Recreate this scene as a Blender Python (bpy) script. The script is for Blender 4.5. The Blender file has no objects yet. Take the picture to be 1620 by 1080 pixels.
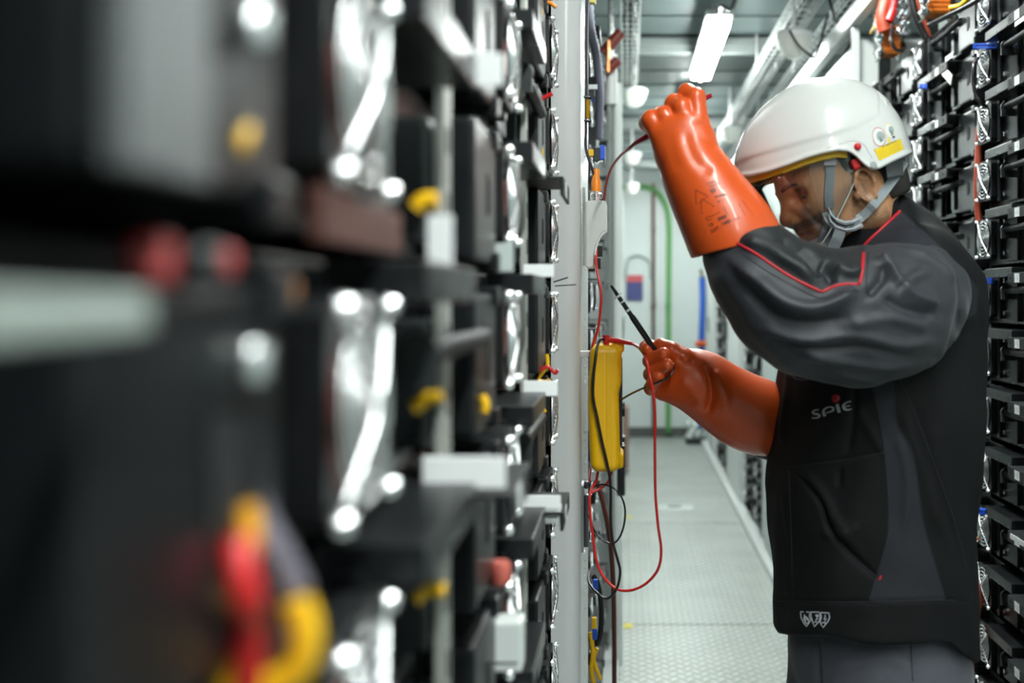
import bpy, bmesh, math, random
import numpy as np
from mathutils import Vector, Matrix
from mathutils.bvhtree import BVHTree

# ------------------------------------------------------------------ camera
H = 1.45                                   # camera height
F = 1750.0                                 # focal length in pixels of a 1620 px wide frame
CX, CY = 991.0, 470.0                      # vanishing point of the corridor
scene = bpy.context.scene
C = scene.collection
cam_data = bpy.data.cameras.new('camera')
cam = bpy.data.objects.new('camera', cam_data)
C.objects.link(cam)
cam.location = (0, 0, H)
cam.rotation_euler = (math.pi / 2, 0, 0)
cam_data.sensor_width = 36.0
cam_data.sensor_fit = 'HORIZONTAL'
cam_data.lens = 36.0 * F / 1620.0
cam_data.shift_x = -(CX - 810.0) / 1620.0
cam_data.shift_y = -(540.0 - CY) / 1620.0
cam_data.clip_start = 0.02
cam_data.dof.use_dof = True
cam_data.dof.focus_distance = 1.93
cam_data.dof.aperture_fstop = 3.3
scene.camera = cam

# ------------------------------------------------------------------ world, exposure
world = bpy.data.worlds.new('world')
scene.world = world
world.use_nodes = True
world.node_tree.nodes['Background'].inputs[0].default_value = (0.75, 0.85, 0.85, 1)
world.node_tree.nodes['Background'].inputs[1].default_value = 0.25
scene.view_settings.view_transform = 'Standard'
scene.view_settings.look = 'None'
scene.view_settings.gamma = 1.0
scene.view_settings.use_curve_mapping = False
scene.view_settings.exposure = 2.05
scene.cycles.max_bounces = 8
scene.cycles.transparent_max_bounces = 12
scene.cycles.caustics_reflective = False
scene.cycles.caustics_refractive = False
scene.cycles.sample_clamp_indirect = 6.0
LAMP_POWER = 21.0                          # emission strength of every ceiling tube light
LAMP_COLOR = (0.93, 1.0, 0.965)

rnd = random.Random(7)
# ------------------------------------------------------------------ helpers
def P(px, py, Y):
    """world point seen at a pixel of the photograph at depth Y"""
    return Vector(((px - CX) / F * Y, Y, H - (py - CY) / F * Y))

def tag(o, label=None, cat=None, group=None, kind=None):
    if label: o['label'] = label
    if cat: o['category'] = cat
    if group: o['group'] = group
    if kind: o['kind'] = kind
    return o

def thing(name, label, cat, loc=(0, 0, 0), group=None, rz=0):
    o = bpy.data.objects.new(name, None); C.objects.link(o)
    o.empty_display_size = 0.05
    o.location = loc; o.rotation_euler = (0, 0, rz)
    return tag(o, label, cat, group)

def obj(name, me, m=None, parent=None, smooth=None):
    """link a mesh (bmesh or mesh) as one object; world-space data is kept where it is"""
    if isinstance(me, bmesh.types.BMesh):
        b = me; me = bpy.data.meshes.new(name); b.to_mesh(me); b.free()
    o = bpy.data.objects.new(name, me); C.objects.link(o)
    if m is not None:
        for mm in (m if isinstance(m, (list, tuple)) else [m]): me.materials.append(mm)
    if parent is not None: o.parent = parent
    if smooth:
        for p in me.polygons: p.use_smooth = True
        if smooth != True and smooth > 1:
            try: me.set_sharp_from_angle(angle=math.radians(smooth))
            except Exception: pass
    return o

def keep(o, parent):
    """parent an object whose mesh is in world coordinates"""
    o.parent = parent
    o.matrix_parent_inverse = parent_matrix(parent).inverted()
    return o
def parent_matrix(p):
    m = Matrix.LocRotScale(p.location, p.rotation_euler, p.scale)
    if p.parent: m = parent_matrix(p.parent) @ p.matrix_parent_inverse @ m
    return m

def copy_tree(o, parent=None):
    c = o.copy(); C.objects.link(c)
    if parent is not None: c.parent = parent
    for ch in o.children: copy_tree(ch, c)
    return c

def box(bm, x0, x1, y0, y1, z0, z1, bev=0.0, mi=0):
    b = bmesh.new()
    bmesh.ops.create_cube(b, size=1.0)
    for v in b.verts:
        v.co = Vector(((x0 + x1) / 2 + v.co.x * (x1 - x0), (y0 + y1) / 2 + v.co.y * (y1 - y0), (z0 + z1) / 2 + v.co.z * (z1 - z0)))
    if bev > 0:
        bmesh.ops.bevel(b, geom=list(b.edges), offset=bev, segments=2, affect='EDGES', profile=0.6)
    for f in b.faces: f.material_index = mi
    add_bm(bm, b)
    return bm

def add_bm(bm, b, M=None):
    if M is not None: bmesh.ops.transform(b, matrix=M, verts=b.verts)
    me = bpy.data.meshes.new('t'); b.to_mesh(me); b.free()
    bm.from_mesh(me); bpy.data.meshes.remove(me)

def cyl(bm, p, q, r, r2=None, n=16, mi=0, caps=True):
    p, q = Vector(p), Vector(q)
    d = q - p
    b = bmesh.new()
    bmesh.ops.create_cone(b, cap_ends=caps, segments=n, radius1=r, radius2=r if r2 is None else r2, depth=d.length)
    for f in b.faces: f.material_index = mi
    M = Matrix.Translation((p + q) / 2) @ d.to_track_quat('Z', 'Y').to_matrix().to_4x4()
    add_bm(bm, b, M)
    return bm

def ball(bm, c, r, n=12, sc=(1, 1, 1), mi=0):
    b = bmesh.new()
    bmesh.ops.create_uvsphere(b, u_segments=n, v_segments=max(6, n // 2 + 2), radius=r)
    for f in b.faces: f.material_index = mi
    add_bm(bm, b, Matrix.Translation(c) @ Matrix.Diagonal((sc[0], sc[1], sc[2], 1)))
    return bm

def catmull(pts, per=8, closed=False):
    pts = [Vector(p) for p in pts]
    n = len(pts); out = []
    seg = n if closed else n - 1
    for i in range(seg):
        if closed:
            a, b, c, d = pts[(i - 1) % n], pts[i], pts[(i + 1) % n], pts[(i + 2) % n]
        else:
            a, b, c, d = pts[max(i - 1, 0)], pts[i], pts[i + 1], pts[min(i + 2, n - 1)]
        for k in range(per):
            t = k / per
            out.append(0.5 * ((2 * b) + (c - a) * t + (2 * a - 5 * b + 4 * c - d) * t * t + (3 * b - a - 3 * c + d) * t ** 3))
    if not closed: out.append(pts[-1])
    return out

def tube(bm, pts, r, n=8, closed=False, mi=0, radii=None):
    pts = [Vector(p) for p in pts]
    N = len(pts)
    rings = []
    up = None
    for i in range(N):
        if closed: t = pts[(i + 1) % N] - pts[i - 1]
        else: t = pts[min(i + 1, N - 1)] - pts[max(i - 1, 0)]
        if t.length < 1e-9: t = Vector((0, 0, 1))
        t.normalize()
        if up is None:
            up = Vector((0, 0, 1)) if abs(t.z) < 0.9 else Vector((1, 0, 0))
        side = t.cross(up)
        if side.length < 1e-6: side = t.orthogonal()
        side.normalize()
        up = side.cross(t).normalized()
        rr = radii[i] if radii else r
        rings.append([bm.verts.new(pts[i] + (math.cos(a) * side + math.sin(a) * up) * rr) for a in [2 * math.pi * k / n for k in range(n)]])
    for i in range(N if closed else N - 1):
        A, B = rings[i], rings[(i + 1) % N]
        for k in range(n):
            try:
                f = bm.faces.new((A[k], A[(k + 1) % n], B[(k + 1) % n], B[k])); f.material_index = mi; f.smooth = True
            except ValueError: pass
    if not closed:
        for ring in (rings[0], rings[-1]):
            try: bm.faces.new(ring).material_index = mi
            except ValueError: pass
    return bm

def lathe(bm, prof, M=None, n=32, mi=0):
    """profile (r, z) turned about z"""
    b = bmesh.new()
    rings = []
    for r, z in prof:
        rings.append([b.verts.new((r * math.cos(2 * math.pi * k / n), r * math.sin(2 * math.pi * k / n), z)) for k in range(n)] if r > 1e-6 else [b.verts.new((0, 0, z))])
    for A, B in zip(rings, rings[1:]):
        for k in range(n):
            if len(A) == 1 and len(B) == 1: continue
            if len(A) == 1: f = (A[0], B[k], B[(k + 1) % n])
            elif len(B) == 1: f = (A[k], A[(k + 1) % n], B[0])
            else: f = (A[k], A[(k + 1) % n], B[(k + 1) % n], B[k])
            b.faces.new(f).material_index = mi
    bmesh.ops.recalc_face_normals(b, faces=b.faces)
    add_bm(bm, b, M)
    return bm

# ------------------------------------------------------------------ materials
_m = {}
def mat(name, col, rough=0.5, metal=0.0, noise=0.0, nscale=30.0, bump=0.0, bscale=200.0, spec=0.5, coat=0.0, rvar=0.0, sheen=0.0):
    if name in _m: return _m[name]
    m = bpy.data.materials.new(name); m.use_nodes = True
    nt = m.node_tree; b = nt.nodes['Principled BSDF']
    b.inputs['Base Color'].default_value = (*col, 1)
    b.inputs['Roughness'].default_value = rough
    b.inputs['Metallic'].default_value = metal
    b.inputs['Specular IOR Level'].default_value = spec
    b.inputs['Coat Weight'].default_value = coat
    if sheen: b.inputs['Sheen Weight'].default_value = sheen
    tc = nt.nodes.new('ShaderNodeTexCoord')
    nz = nt.nodes.new('ShaderNodeTexNoise'); nz.inputs['Scale'].default_value = nscale; nz.inputs['Detail'].default_value = 5
    nt.links.new(tc.outputs['Object'], nz.inputs['Vector'])
    if noise > 0:
        r = nt.nodes.new('ShaderNodeMapRange')
        r.inputs['To Min'].default_value = 1 - noise; r.inputs['To Max'].default_value = 1 + noise
        nt.links.new(nz.outputs['Fac'], r.inputs['Value'])
        mx = nt.nodes.new('ShaderNodeVectorMath'); mx.operation = 'SCALE'
        mx.inputs[0].default_value = col
        nt.links.new(r.outputs['Result'], mx.inputs['Scale'])
        nt.links.new(mx.outputs['Vector'], b.inputs['Base Color'])
    if rvar > 0:
        r = nt.nodes.new('ShaderNodeMapRange')
        r.inputs['From Min'].default_value = 0.3; r.inputs['From Max'].default_value = 0.7
        r.inputs['To Min'].default_value = max(0.02, rough - rvar); r.inputs['To Max'].default_value = rough + rvar
        nt.links.new(nz.outputs['Fac'], r.inputs['Value']); nt.links.new(r.outputs['Result'], b.inputs['Roughness'])
    if bump > 0:
        n2 = nt.nodes.new('ShaderNodeTexNoise'); n2.inputs['Scale'].default_value = bscale; n2.inputs['Detail'].default_value = 4
        nt.links.new(tc.outputs['Object'], n2.inputs['Vector'])
        bp = nt.nodes.new('ShaderNodeBump'); bp.inputs['Strength'].default_value = bump; bp.inputs['Distance'].default_value = 0.002
        nt.links.new(n2.outputs['Fac'], bp.inputs['Height']); nt.links.new(bp.outputs['Normal'], b.inputs['Normal'])
    _m[name] = m
    return m

def emit_mat(name, col, s):
    m = bpy.data.materials.new(name); m.use_nodes = True
    b = m.node_tree.nodes['Principled BSDF']
    b.inputs['Base Color'].default_value = (*col, 1)
    b.inputs['Emission Color'].default_value = (*col, 1)
    b.inputs['Emission Strength'].default_value = s
    return m

def glassy(name, tint=(1, 1, 1), refl=0.12, rough=0.03, streak=0.0, ior=1.5):
    """thin clear plastic sheet"""
    m = bpy.data.materials.new(name); m.use_nodes = True
    nt = m.node_tree
    for n in list(nt.nodes): nt.nodes.remove(n)
    out = nt.nodes.new('ShaderNodeOutputMaterial')
    tr = nt.nodes.new('ShaderNodeBsdfTransparent'); tr.inputs[0].default_value = (*tint, 1)
    gl = nt.nodes.new('ShaderNodeBsdfGlossy'); gl.inputs['Roughness'].default_value = rough; gl.inputs[0].default_value = (0.95, 1, 1, 1)
    fr = nt.nodes.new('ShaderNodeFresnel'); fr.inputs[0].default_value = ior
    ad = nt.nodes.new('ShaderNodeMath'); ad.operation = 'MULTIPLY_ADD'; ad.inputs[1].default_value = 1.0; ad.inputs[2].default_value = refl * 0.15
    nt.links.new(fr.outputs[0], ad.inputs[0])
    if streak:
        tc = nt.nodes.new('ShaderNodeTexCoord'); nz = nt.nodes.new('ShaderNodeTexNoise'); nz.inputs['Scale'].default_value = streak; nz.inputs['Detail'].default_value = 3
        nt.links.new(tc.outputs['Object'], nz.inputs['Vector'])
        bp = nt.nodes.new('ShaderNodeBump'); bp.inputs['Strength'].default_value = 0.5; bp.inputs['Distance'].default_value = 0.004
        nt.links.new(nz.outputs['Fac'], bp.inputs['Height']); nt.links.new(bp.outputs[0], gl.inputs['Normal']); nt.links.new(bp.outputs[0], fr.inputs['Normal'])
    mx = nt.nodes.new('ShaderNodeMixShader')
    nt.links.new(ad.outputs[0], mx.inputs[0]); nt.links.new(tr.outputs[0], mx.inputs[1]); nt.links.new(gl.outputs[0], mx.inputs[2])
    nt.links.new(mx.outputs[0], out.inputs[0])
    return m

M_black = mat('black_plastic', (0.006, 0.0065, 0.0075), 0.38, rvar=0.1, nscale=15)
M_blackm = mat('black_sheet', (0.007, 0.008, 0.009), 0.33, 0.0, noise=0.15, nscale=8, rvar=0.08, spec=0.4)
M_brk = mat('bracket_black', (0.012, 0.0135, 0.015), 0.5, spec=0.3)
M_cover = mat('graphite_cover', (0.0085, 0.0095, 0.011), 0.36, 0.0, noise=0.12, nscale=6, rvar=0.1, spec=0.3)
M_plate = mat('grey_plate', (0.050, 0.056, 0.058), 0.32, 0.5, noise=0.1, nscale=5, rvar=0.1)
M_zinc = mat('zinc_plate', (0.42, 0.44, 0.43), 0.32, 0.9, noise=0.12, nscale=12, rvar=0.1)
M_chrome = mat('chrome_wire', (0.95, 0.97, 0.98), 0.24, 1.0)
M_label = None
M_white = mat('white_plastic', (0.78, 0.80, 0.79), 0.4)
M_paper = mat('white_label', (0.88, 0.89, 0.90), 0.55)
M_cab = mat('light_grey_paint', (0.50, 0.55, 0.54), 0.38, noise=0.03, nscale=3, rvar=0.05)
M_cab2 = mat('white_grey_paint', (0.64, 0.67, 0.66), 0.32, noise=0.02, nscale=3)
M_post = mat('post_grey_paint', (0.56, 0.57, 0.57), 0.24, noise=0.02, nscale=4)
M_dark = mat('dark_void', (0.004, 0.004, 0.005), 0.7)
M_yellow = mat('yellow_insulation', (0.85, 0.48, 0.008), 0.35)
M_red = mat('red_insulation', (0.55, 0.012, 0.015), 0.32)
M_redb = mat('brick_red_cable', (0.36, 0.055, 0.025), 0.4)
M_blue = mat('blue_plastic', (0.012, 0.08, 0.55), 0.35)
M_orange = mat('orange_plastic', (0.85, 0.25, 0.015), 0.35)
M_blk = mat('black_insulation', (0.010, 0.010, 0.011), 0.3)
M_salmon = mat('red_sticker', (0.55, 0.12, 0.09), 0.4)
M_cream = mat('cream_sticker', (0.75, 0.72, 0.6), 0.5)
def label_mat():
    m = bpy.data.materials.new('printed_label'); m.use_nodes = True
    nt = m.node_tree; b = nt.nodes['Principled BSDF']; b.inputs['Roughness'].default_value = 0.5
    tc = nt.nodes.new('ShaderNodeTexCoord'); mp = nt.nodes.new('ShaderNodeMapping'); mp.inputs['Scale'].default_value = (1, 300, 55)
    br = nt.nodes.new('ShaderNodeTexNoise'); br.inputs['Scale'].default_value = 1.6; br.inputs['Detail'].default_value = 1
    rp = nt.nodes.new('ShaderNodeValToRGB')
    rp.color_ramp.elements[0].position = 0.34; rp.color_ramp.elements[0].color = (0.22, 0.22, 0.24, 1)
    rp.color_ramp.elements[1].position = 0.44; rp.color_ramp.elements[1].color = (0.78, 0.8, 0.8, 1)
    nt.links.new(tc.outputs['Object'], mp.inputs[0]); nt.links.new(mp.outputs[0], br.inputs['Vector'])
    nt.links.new(br.outputs['Fac'], rp.inputs[0]); nt.links.new(rp.outputs[0], b.inputs['Base Color'])
    return m
M_label = label_mat()

# ------------------------------------------------------------------ the room
XL, XR, ZC, YB, YF = -0.80, 1.50, 2.78, -3.6, 11.5
def struct(name, bm, m, label=None, smooth=None):
    o = obj(name, bm, m, smooth=smooth); o['kind'] = 'structure'
    if label: o['label'] = label
    return o

def tread_mat():
    m = bpy.data.materials.new('aluminium_tread_plate'); m.use_nodes = True
    nt = m.node_tree; b = nt.nodes['Principled BSDF']; L = nt.links
    b.inputs['Metallic'].default_value = 0.35; b.inputs['Roughness'].default_value = 0.42
    tc = nt.nodes.new('ShaderNodeTexCoord')
    def node(t, **k):
        n = nt.nodes.new(t)
        for a, v in k.items(): setattr(n, a, v)
        return n
    def bars(ang, ox, oy):
        mp = node('ShaderNodeMapping'); L.new(tc.outputs['Object'], mp.inputs[0])
        mp.inputs['Location'].default_value = (ox, oy, 0); mp.inputs['Scale'].default_value = (1 / 0.06, 1 / 0.06, 1)
        fr = node('ShaderNodeVectorMath', operation='FRACTION'); L.new(mp.outputs[0], fr.inputs[0])
        sb = node('ShaderNodeVectorMath', operation='SUBTRACT'); L.new(fr.outputs[0], sb.inputs[0]); sb.inputs[1].default_value = (0.5, 0.5, 0)
        rt = node('ShaderNodeVectorRotate', rotation_type='Z_AXIS'); L.new(sb.outputs[0], rt.inputs[0]); rt.inputs['Angle'].default_value = ang
        sc = node('ShaderNodeVectorMath', operation='MULTIPLY'); L.new(rt.outputs[0], sc.inputs[0]); sc.inputs[1].default_value = (2.4, 8.5, 0)
        ln = node('ShaderNodeVectorMath', operation='LENGTH'); L.new(sc.outputs[0], ln.inputs[0])
        r = node('ShaderNodeMapRange'); r.inputs['From Min'].default_value = 1.0; r.inputs['From Max'].default_value = 0.5
        L.new(ln.outputs['Value'], r.inputs['Value'])
        return r
    a = bars(math.radians(45), 0, 0); c = bars(math.radians(-45), 0.5, 0.5)
    mx = node('ShaderNodeMath', operation='MAXIMUM'); L.new(a.outputs[0], mx.inputs[0]); L.new(c.outputs[0], mx.inputs[1])
    bp = node('ShaderNodeBump'); bp.inputs['Strength'].default_value = 1.0; bp.inputs['Distance'].default_value = 0.005
    L.new(mx.outputs[0], bp.inputs['Height']); L.new(bp.outputs[0], b.inputs['Normal'])
    nz = node('ShaderNodeTexNoise'); nz.inputs['Scale'].default_value = 3; nz.inputs['Detail'].default_value = 6; L.new(tc.outputs['Object'], nz.inputs['Vector'])
    rp = node('ShaderNodeValToRGB'); rp.color_ramp.elements[0].color = (0.29, 0.32, 0.30, 1); rp.color_ramp.elements[0].position = 0.3
    rp.color_ramp.elements[1].color = (0.40, 0.435, 0.41, 1); rp.color_ramp.elements[1].position = 0.7
    L.new(nz.outputs['Fac'], rp.inputs[0])
    mc = node('ShaderNodeMix'); mc.data_type = 'RGBA'; L.new(mx.outputs[0], mc.inputs['Factor']); L.new(rp.outputs[0], mc.inputs[6]); mc.inputs[7].default_value = (0.88, 0.92, 0.89, 1)
    L.new(mc.outputs[2], b.inputs['Base Color'])
    rr_ = node('ShaderNodeMapRange'); rr_.inputs['To Min'].default_value = 0.46; rr_.inputs['To Max'].default_value = 0.30; L.new(mx.outputs[0], rr_.inputs['Value']); L.new(rr_.outputs[0], b.inputs['Roughness'])
    return m
struct('floor', box(bmesh.new(), XL - 0.05, XR + 0.05, YB - 0.05, YF + 0.05, -0.05, 0), tread_mat())
M_ceil = mat('ceiling_steel', (0.10, 0.13, 0.13), 0.42, 0.35, noise=0.25, nscale=1.4, rvar=0.1)
bm = bmesh.new()
box(bm, XL - 0.05, XR + 0.05, YB - 0.05, YF + 0.05, ZC, ZC + 0.05)
y = YB
while y < YF:                                # corrugation of the container roof
    box(bm, XL, XR, y, y + 0.30, ZC - 0.008, ZC + 0.001, bev=0.003); y += 0.42
struct('ceiling', bm, M_ceil)
struct('wall_left', box(bmesh.new(), XL - 0.05, XL, YB, YF, 0, ZC), M_cab)
struct('wall_right', box(bmesh.new(), XR, XR + 0.05, YB, YF, 0, ZC), M_cab)
struct('wall_back', box(bmesh.new(), XL - 0.05, XR + 0.05, YB - 0.05, YB, 0, ZC), M_cab)
bm = box(bmesh.new(), XL - 0.05, XR + 0.05, YF, YF + 0.05, 0, ZC)
for xx in (-0.30, 0.235, 0.74):
    box(bm, xx, xx + 0.012, YF - 0.012, YF + 0.001, 0.06, ZC - 0.05)
struct('wall_front', bm, mat('end_wall_paint', (0.66, 0.72, 0.71), 0.4, noise=0.03, nscale=2))
for i, (y, dz) in enumerate([(5.6, 0.06), (8.1, 0.06), (10.5, 0.06), (3.2, 0.06)]):
    bm = bmesh.new()
    box(bm, XL, XR, y, y + 0.10, ZC - dz, ZC - 0.015, bev=0.004)
    box(bm, XL, XR, y + 0.03, y + 0.07, ZC - dz - 0.03, ZC - dz + 0.001, bev=0.004)
    struct('beam_%d' % (i + 1), bm, mat('beam_paint', (0.17, 0.19, 0.185), 0.45))
# kerbs at the foot of the racks
struct('baseboard_right', box(bmesh.new(), 0.735, 0.80, 1.0, YF, 0.0, 0.045, bev=0.004), M_cab2)
struct('baseboard_left', box(bmesh.new(), -0.09, -0.03, 1.9, YF, 0.0, 0.05, bev=0.004), M_cab2)
struct('trim_1', box(bmesh.new(), -0.03, 0.72, YF - 0.03, YF, 0.0, 0.10), mat('dark_skirting', (0.09, 0.095, 0.09), 0.5))

# ceiling tube lights (these carry the light of the room)
M_diff = emit_mat('lamp_diffuser', LAMP_COLOR, LAMP_POWER)
places = ['added unseen behind the camera for frontal light', 'right above the camera end of the aisle', 'above the worker', 'beyond the raised orange glove', 'second beyond the raised glove', 'at the far end of the aisle']
for i, y0 in enumerate([-1.75, -0.27, 2.15, 4.74, 7.0, 9.4]):  # first tube is unseen, added to brighten surfaces that face the camera
    t = thing('ceiling_light', 'white fluorescent tube light under the ceiling, ' + places[i], 'ceiling light', (0.40, y0, H + 1.17), 'fluorescent lights in a row under the ceiling')
    bm = bmesh.new()
    b = bmesh.new()
    box(b, -0.052, 0.052, 0, 1.26, 0.0, 0.035)
    bmesh.ops.bevel(b, geom=[e for e in b.edges if abs((e.verts[0].co - e.verts[1].co).normalized().z) > 0.9], offset=0.045, segments=6, affect='EDGES')
    lo = [v for v in b.verts if v.co.z < 0.001]
    for v in lo: v.co.x *= 0.9; v.co.y = 0.63 + (v.co.y - 0.63) * 0.99
    add_bm(bm, b)
    o = obj('diffuser', bm, M_diff, t)
    o2 = obj('housing', box(bmesh.new(), -0.058, 0.058, -0.01, 1.27, 0.035, 0.06, bev=0.006), M_white, t)
    bm = bmesh.new()
    cyl(bm, (0, -0.03, 0.045), (0, 0.0, 0.045), 0.012, n=10)
    tube(bm, catmull([(0, -0.03, 0.045), (0, -0.10, 0.05), (0.03, -0.16, 0.02), (0.05, -0.2, 0.06)], 6), 0.008)
    obj('cable_gland', bm, M_blk, t)
    bm = bmesh.new()
    for yy in (0.25, 1.05): box(bm, -0.012, 0.012, yy, yy + 0.02, 0.059, 0.162)
    obj('clip', bm, M_zinc, t)
# ------------------------------------------------------------------ battery modules and their racks
PITCH = 0.1335
def ring_frame():
    """square fan frame with a round opening, front face at x=0, depth 25 mm"""
    bm = bmesh.new(); n = 32; s = 0.046
    def sq(a):
        c, d = math.cos(a), math.sin(a); k = s / max(abs(c), abs(d)); return c * k, d * k
    for x, flip in ((-0.002, 0), (-0.027, 1)):
        pass
    def loop(x, f): return [bm.verts.new((x, *f(2 * math.pi * (k + 0.5) / n))) for k in range(n)]
    ci = lambda a: (0.0425 * math.cos(a), 0.0425 * math.sin(a))
    A, B, Cc, D = loop(-0.002, sq), loop(-0.002, ci), loop(-0.027, ci), loop(-0.027, sq)
    for U, V in ((A, B), (B, Cc), (Cc, D), (D, A)):
        for k in range(n): bm.faces.new((U[k], U[(k + 1) % n], V[(k + 1) % n], V[k]))
    bmesh.ops.recalc_face_normals(bm, faces=bm.faces)
    return bm
def guard(seg=24, n=5):
    bm = bmesh.new()
    for r in (0.0405, 0.0325, 0.0245, 0.0165, 0.009):
        x = 0.002 + 0.003 * (1 - r / 0.04)
        tube(bm, [(x, r * math.cos(2 * math.pi * k / seg), r * math.sin(2 * math.pi * k / seg)) for k in range(seg)], 0.0015, n, closed=True)
    for s in (1, -1):
        c = 0.041
        tube(bm, [(0.001, -c, -c * s), (0.0035, -0.028, -0.028 * s), (0.0065, -0.01, -0.01 * s), (0.0065, 0.01, 0.01 * s), (0.0035, 0.028, 0.028 * s), (0.001, c, c * s)], 0.0020, n)
    return bm
def rotor():
    bm = bmesh.new()
    cyl(bm, (-0.026, 0, 0), (-0.006, 0, 0), 0.018, n=20)
    for k in range(7):
        a0 = 2 * math.pi * k / 7
        vs = []
        for r in (0.017, 0.030, 0.040):
            for (da, x) in ((0.0, -0.022), (0.55, -0.008)):
                a = a0 + da
                vs.append(bm.verts.new((x, r * math.cos(a), r * math.sin(a))))
        bm.faces.new((vs[0], vs[1], vs[3], vs[2])); bm.faces.new((vs[2], vs[3], vs[5], vs[4]))
    return bm
def mk(name, bm): 
    me = bpy.data.meshes.new(name); bm.to_mesh(me); bm.free(); return me
def screw_bm():
    bm = bmesh.new()
    lathe(bm, [(0.0, 0.0062), (0.003, 0.0058), (0.0046, 0.003), (0.0048, 0.0), (0.0, 0.0)], Matrix.Rotation(math.pi / 2, 4, 'Y'), n=10)
    return bm

def module(kind='full', hub=None, wires=False, bracket=True, ledge=True):
    """one battery module; local X points out of the rack, Y along it, origin at the fan centre"""
    t = thing('battery_module', 'black battery module with chrome fan guard', 'battery module')
    bm = bmesh.new()
    box(bm, -0.42, -0.030, -0.046, 0.170, -0.060, 0.062, bev=0.002)
    box(bm, -0.42, -0.075, 0.168, 0.262, -0.060, 0.062)
    box(bm, -0.42, -0.045, 0.260, 0.515, -0.060, 0.062, bev=0.002)
    box(bm, -0.10, -0.030, 0.168, 0.262, 0.050, 0.062)
    box(bm, -0.10, -0.030, 0.168, 0.262, -0.060, -0.050)
    obj('chassis', bm, M_blackm, t)
    obj('fan_frame', ring_frame(), M_black, t)
    obj('fan_guard', guard(24 if kind == 'full' else 12, 5 if kind == 'full' else 3), M_chrome, t)
    if kind == 'full':
        r = obj('fan_rotor', rotor(), mat('rotor_dull_red', (0.20, 0.055, 0.045), 0.4) if hub else M_black, t)
        if hub:
            bm = bmesh.new(); cyl(bm, (-0.0062, 0, 0), (-0.0056, 0, 0), 0.0165, n=20); obj('hub_sticker', bm, hub, r)
        for sy in (-1, 1):
            for sz in (-1, 1):
                o = obj('screw', screw_bm(), M_chrome, t, smooth=40); o.location = (0.001, 0.041 * sy, 0.041 * sz)
        bm = bmesh.new()
        box(bm, -0.032, -0.012, 0.056, 0.072, -0.050, 0.050, bev=0.002)
        box(bm, -0.032, -0.022, 0.070, 0.158, -0.054, 0.054, bev=0.002)
        o = obj('side_plate', bm, M_cover, t)
        bm = bmesh.new()
        for zz in (0.036, -0.036): cyl(bm, (-0.023, 0.085, zz), (-0.017, 0.085, zz), 0.005, n=8)
        obj('rivet', bm, M_chrome, t)
        bm = bmesh.new()
        tube(bm, [(-0.002, 0.150, 0.014), (-0.002, 0.2, 0.014), (-0.002, 0.30, 0.014), (-0.002, 0.400, 0.014)], 0.0075, 12)
        if bracket: h = obj('handle', bm, mat('handle_rubber', (0.006, 0.0065, 0.0075), 0.55, spec=0.3), t)
        else: bm.free(); h = None
        bm = bmesh.new()
        if bracket: lathe(bm, [(0, -0.003), (0.013, -0.003), (0.0135, 0.0), (0.013, 0.003), (0, 0.003)], Matrix.Translation((-0.004, 0.142, 0.014)) @ Matrix.Rotation(math.pi / 2, 4, 'X'), n=20)
        if bracket:
            box(bm, -0.030, 0.008, 0.1395, 0.1445, -0.006, 0.010)
            obj('handle_bracket', bm, M_plate, h, smooth=40)
        else: bm.free()
        bm = bmesh.new()
        box(bm, -0.032, 0.016, 0.058, 0.232, -0.0915, -0.071, bev=0.0015)
        if ledge: obj('ledge', bm, M_cover, t)
        else: bm.free()
        bm = bmesh.new()
        box(bm, -0.052, -0.020, 0.262, 0.362, -0.054, 0.030, bev=0.003)
        box(bm, -0.021, -0.014, 0.275, 0.300, -0.045, 0.020, bev=0.001)
        obj('front_plate', bm, M_plate, t)
        bm = bmesh.new()
        box(bm, -0.05, -0.004, 0.372, 0.505, -0.060, 0.048, bev=0.004)
        box(bm, -0.05, 0.000, 0.485, 0.508, 0.038, 0.054, bev=0.002)
        box(bm, -0.05, 0.000, 0.485, 0.508, -0.066, -0.050, bev=0.002)
        c = obj('cover', bm, M_cover, t)
        bm = bmesh.new()
        box(bm, -0.006, -0.0030, 0.442, 0.452, -0.022, 0.012)
        box(bm, -0.006, -0.0030, 0.452, 0.462, -0.018, 0.008)
        obj('slot', bm, M_dark, c)
    if not bracket: return t
    bm = bmesh.new()
    box(bm, -0.030, 0.034, 0.262, 0.402, -0.0865, -0.0840)
    box(bm, 0.031, 0.035, 0.262, 0.402, -0.1060, -0.0840, bev=0.0008)
    b = obj('label_bracket', bm, M_brk, t)
    if kind == 'full':
        bm = bmesh.new()
        for yy in (0.277, 0.372): cyl(bm, (0.0345, yy, -0.095), (0.0355, yy, -0.095), 0.004, n=10)
        obj('screw_hole', bm, M_dark, b)
    bm = bmesh.new(); box(bm, 0.0350, 0.0356, 0.303, 0.331, -0.1045, -0.0860); obj('label', bm, M_label, b)
    if wires:
        bm = bmesh.new()
        tube(bm, catmull([(-0.02, 0.048, -0.03), (0.006, 0.058, -0.020), (0.016, 0.085, -0.03), (0.012, 0.11, -0.05), (0.0, 0.13, -0.06)], 6), 0.0022, 6)
        obj('fan_wire', bm, M_yellow, t)
        bm = bmesh.new()
        tube(bm, catmull([(-0.02, 0.048, -0.025), (0.004, 0.062, -0.026), (0.012, 0.09, -0.04), (0.010, 0.112, -0.055), (0.0, 0.13, -0.065)], 6), 0.0022, 6)
        obj('fan_wire', bm, M_red, t)
    return t

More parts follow.
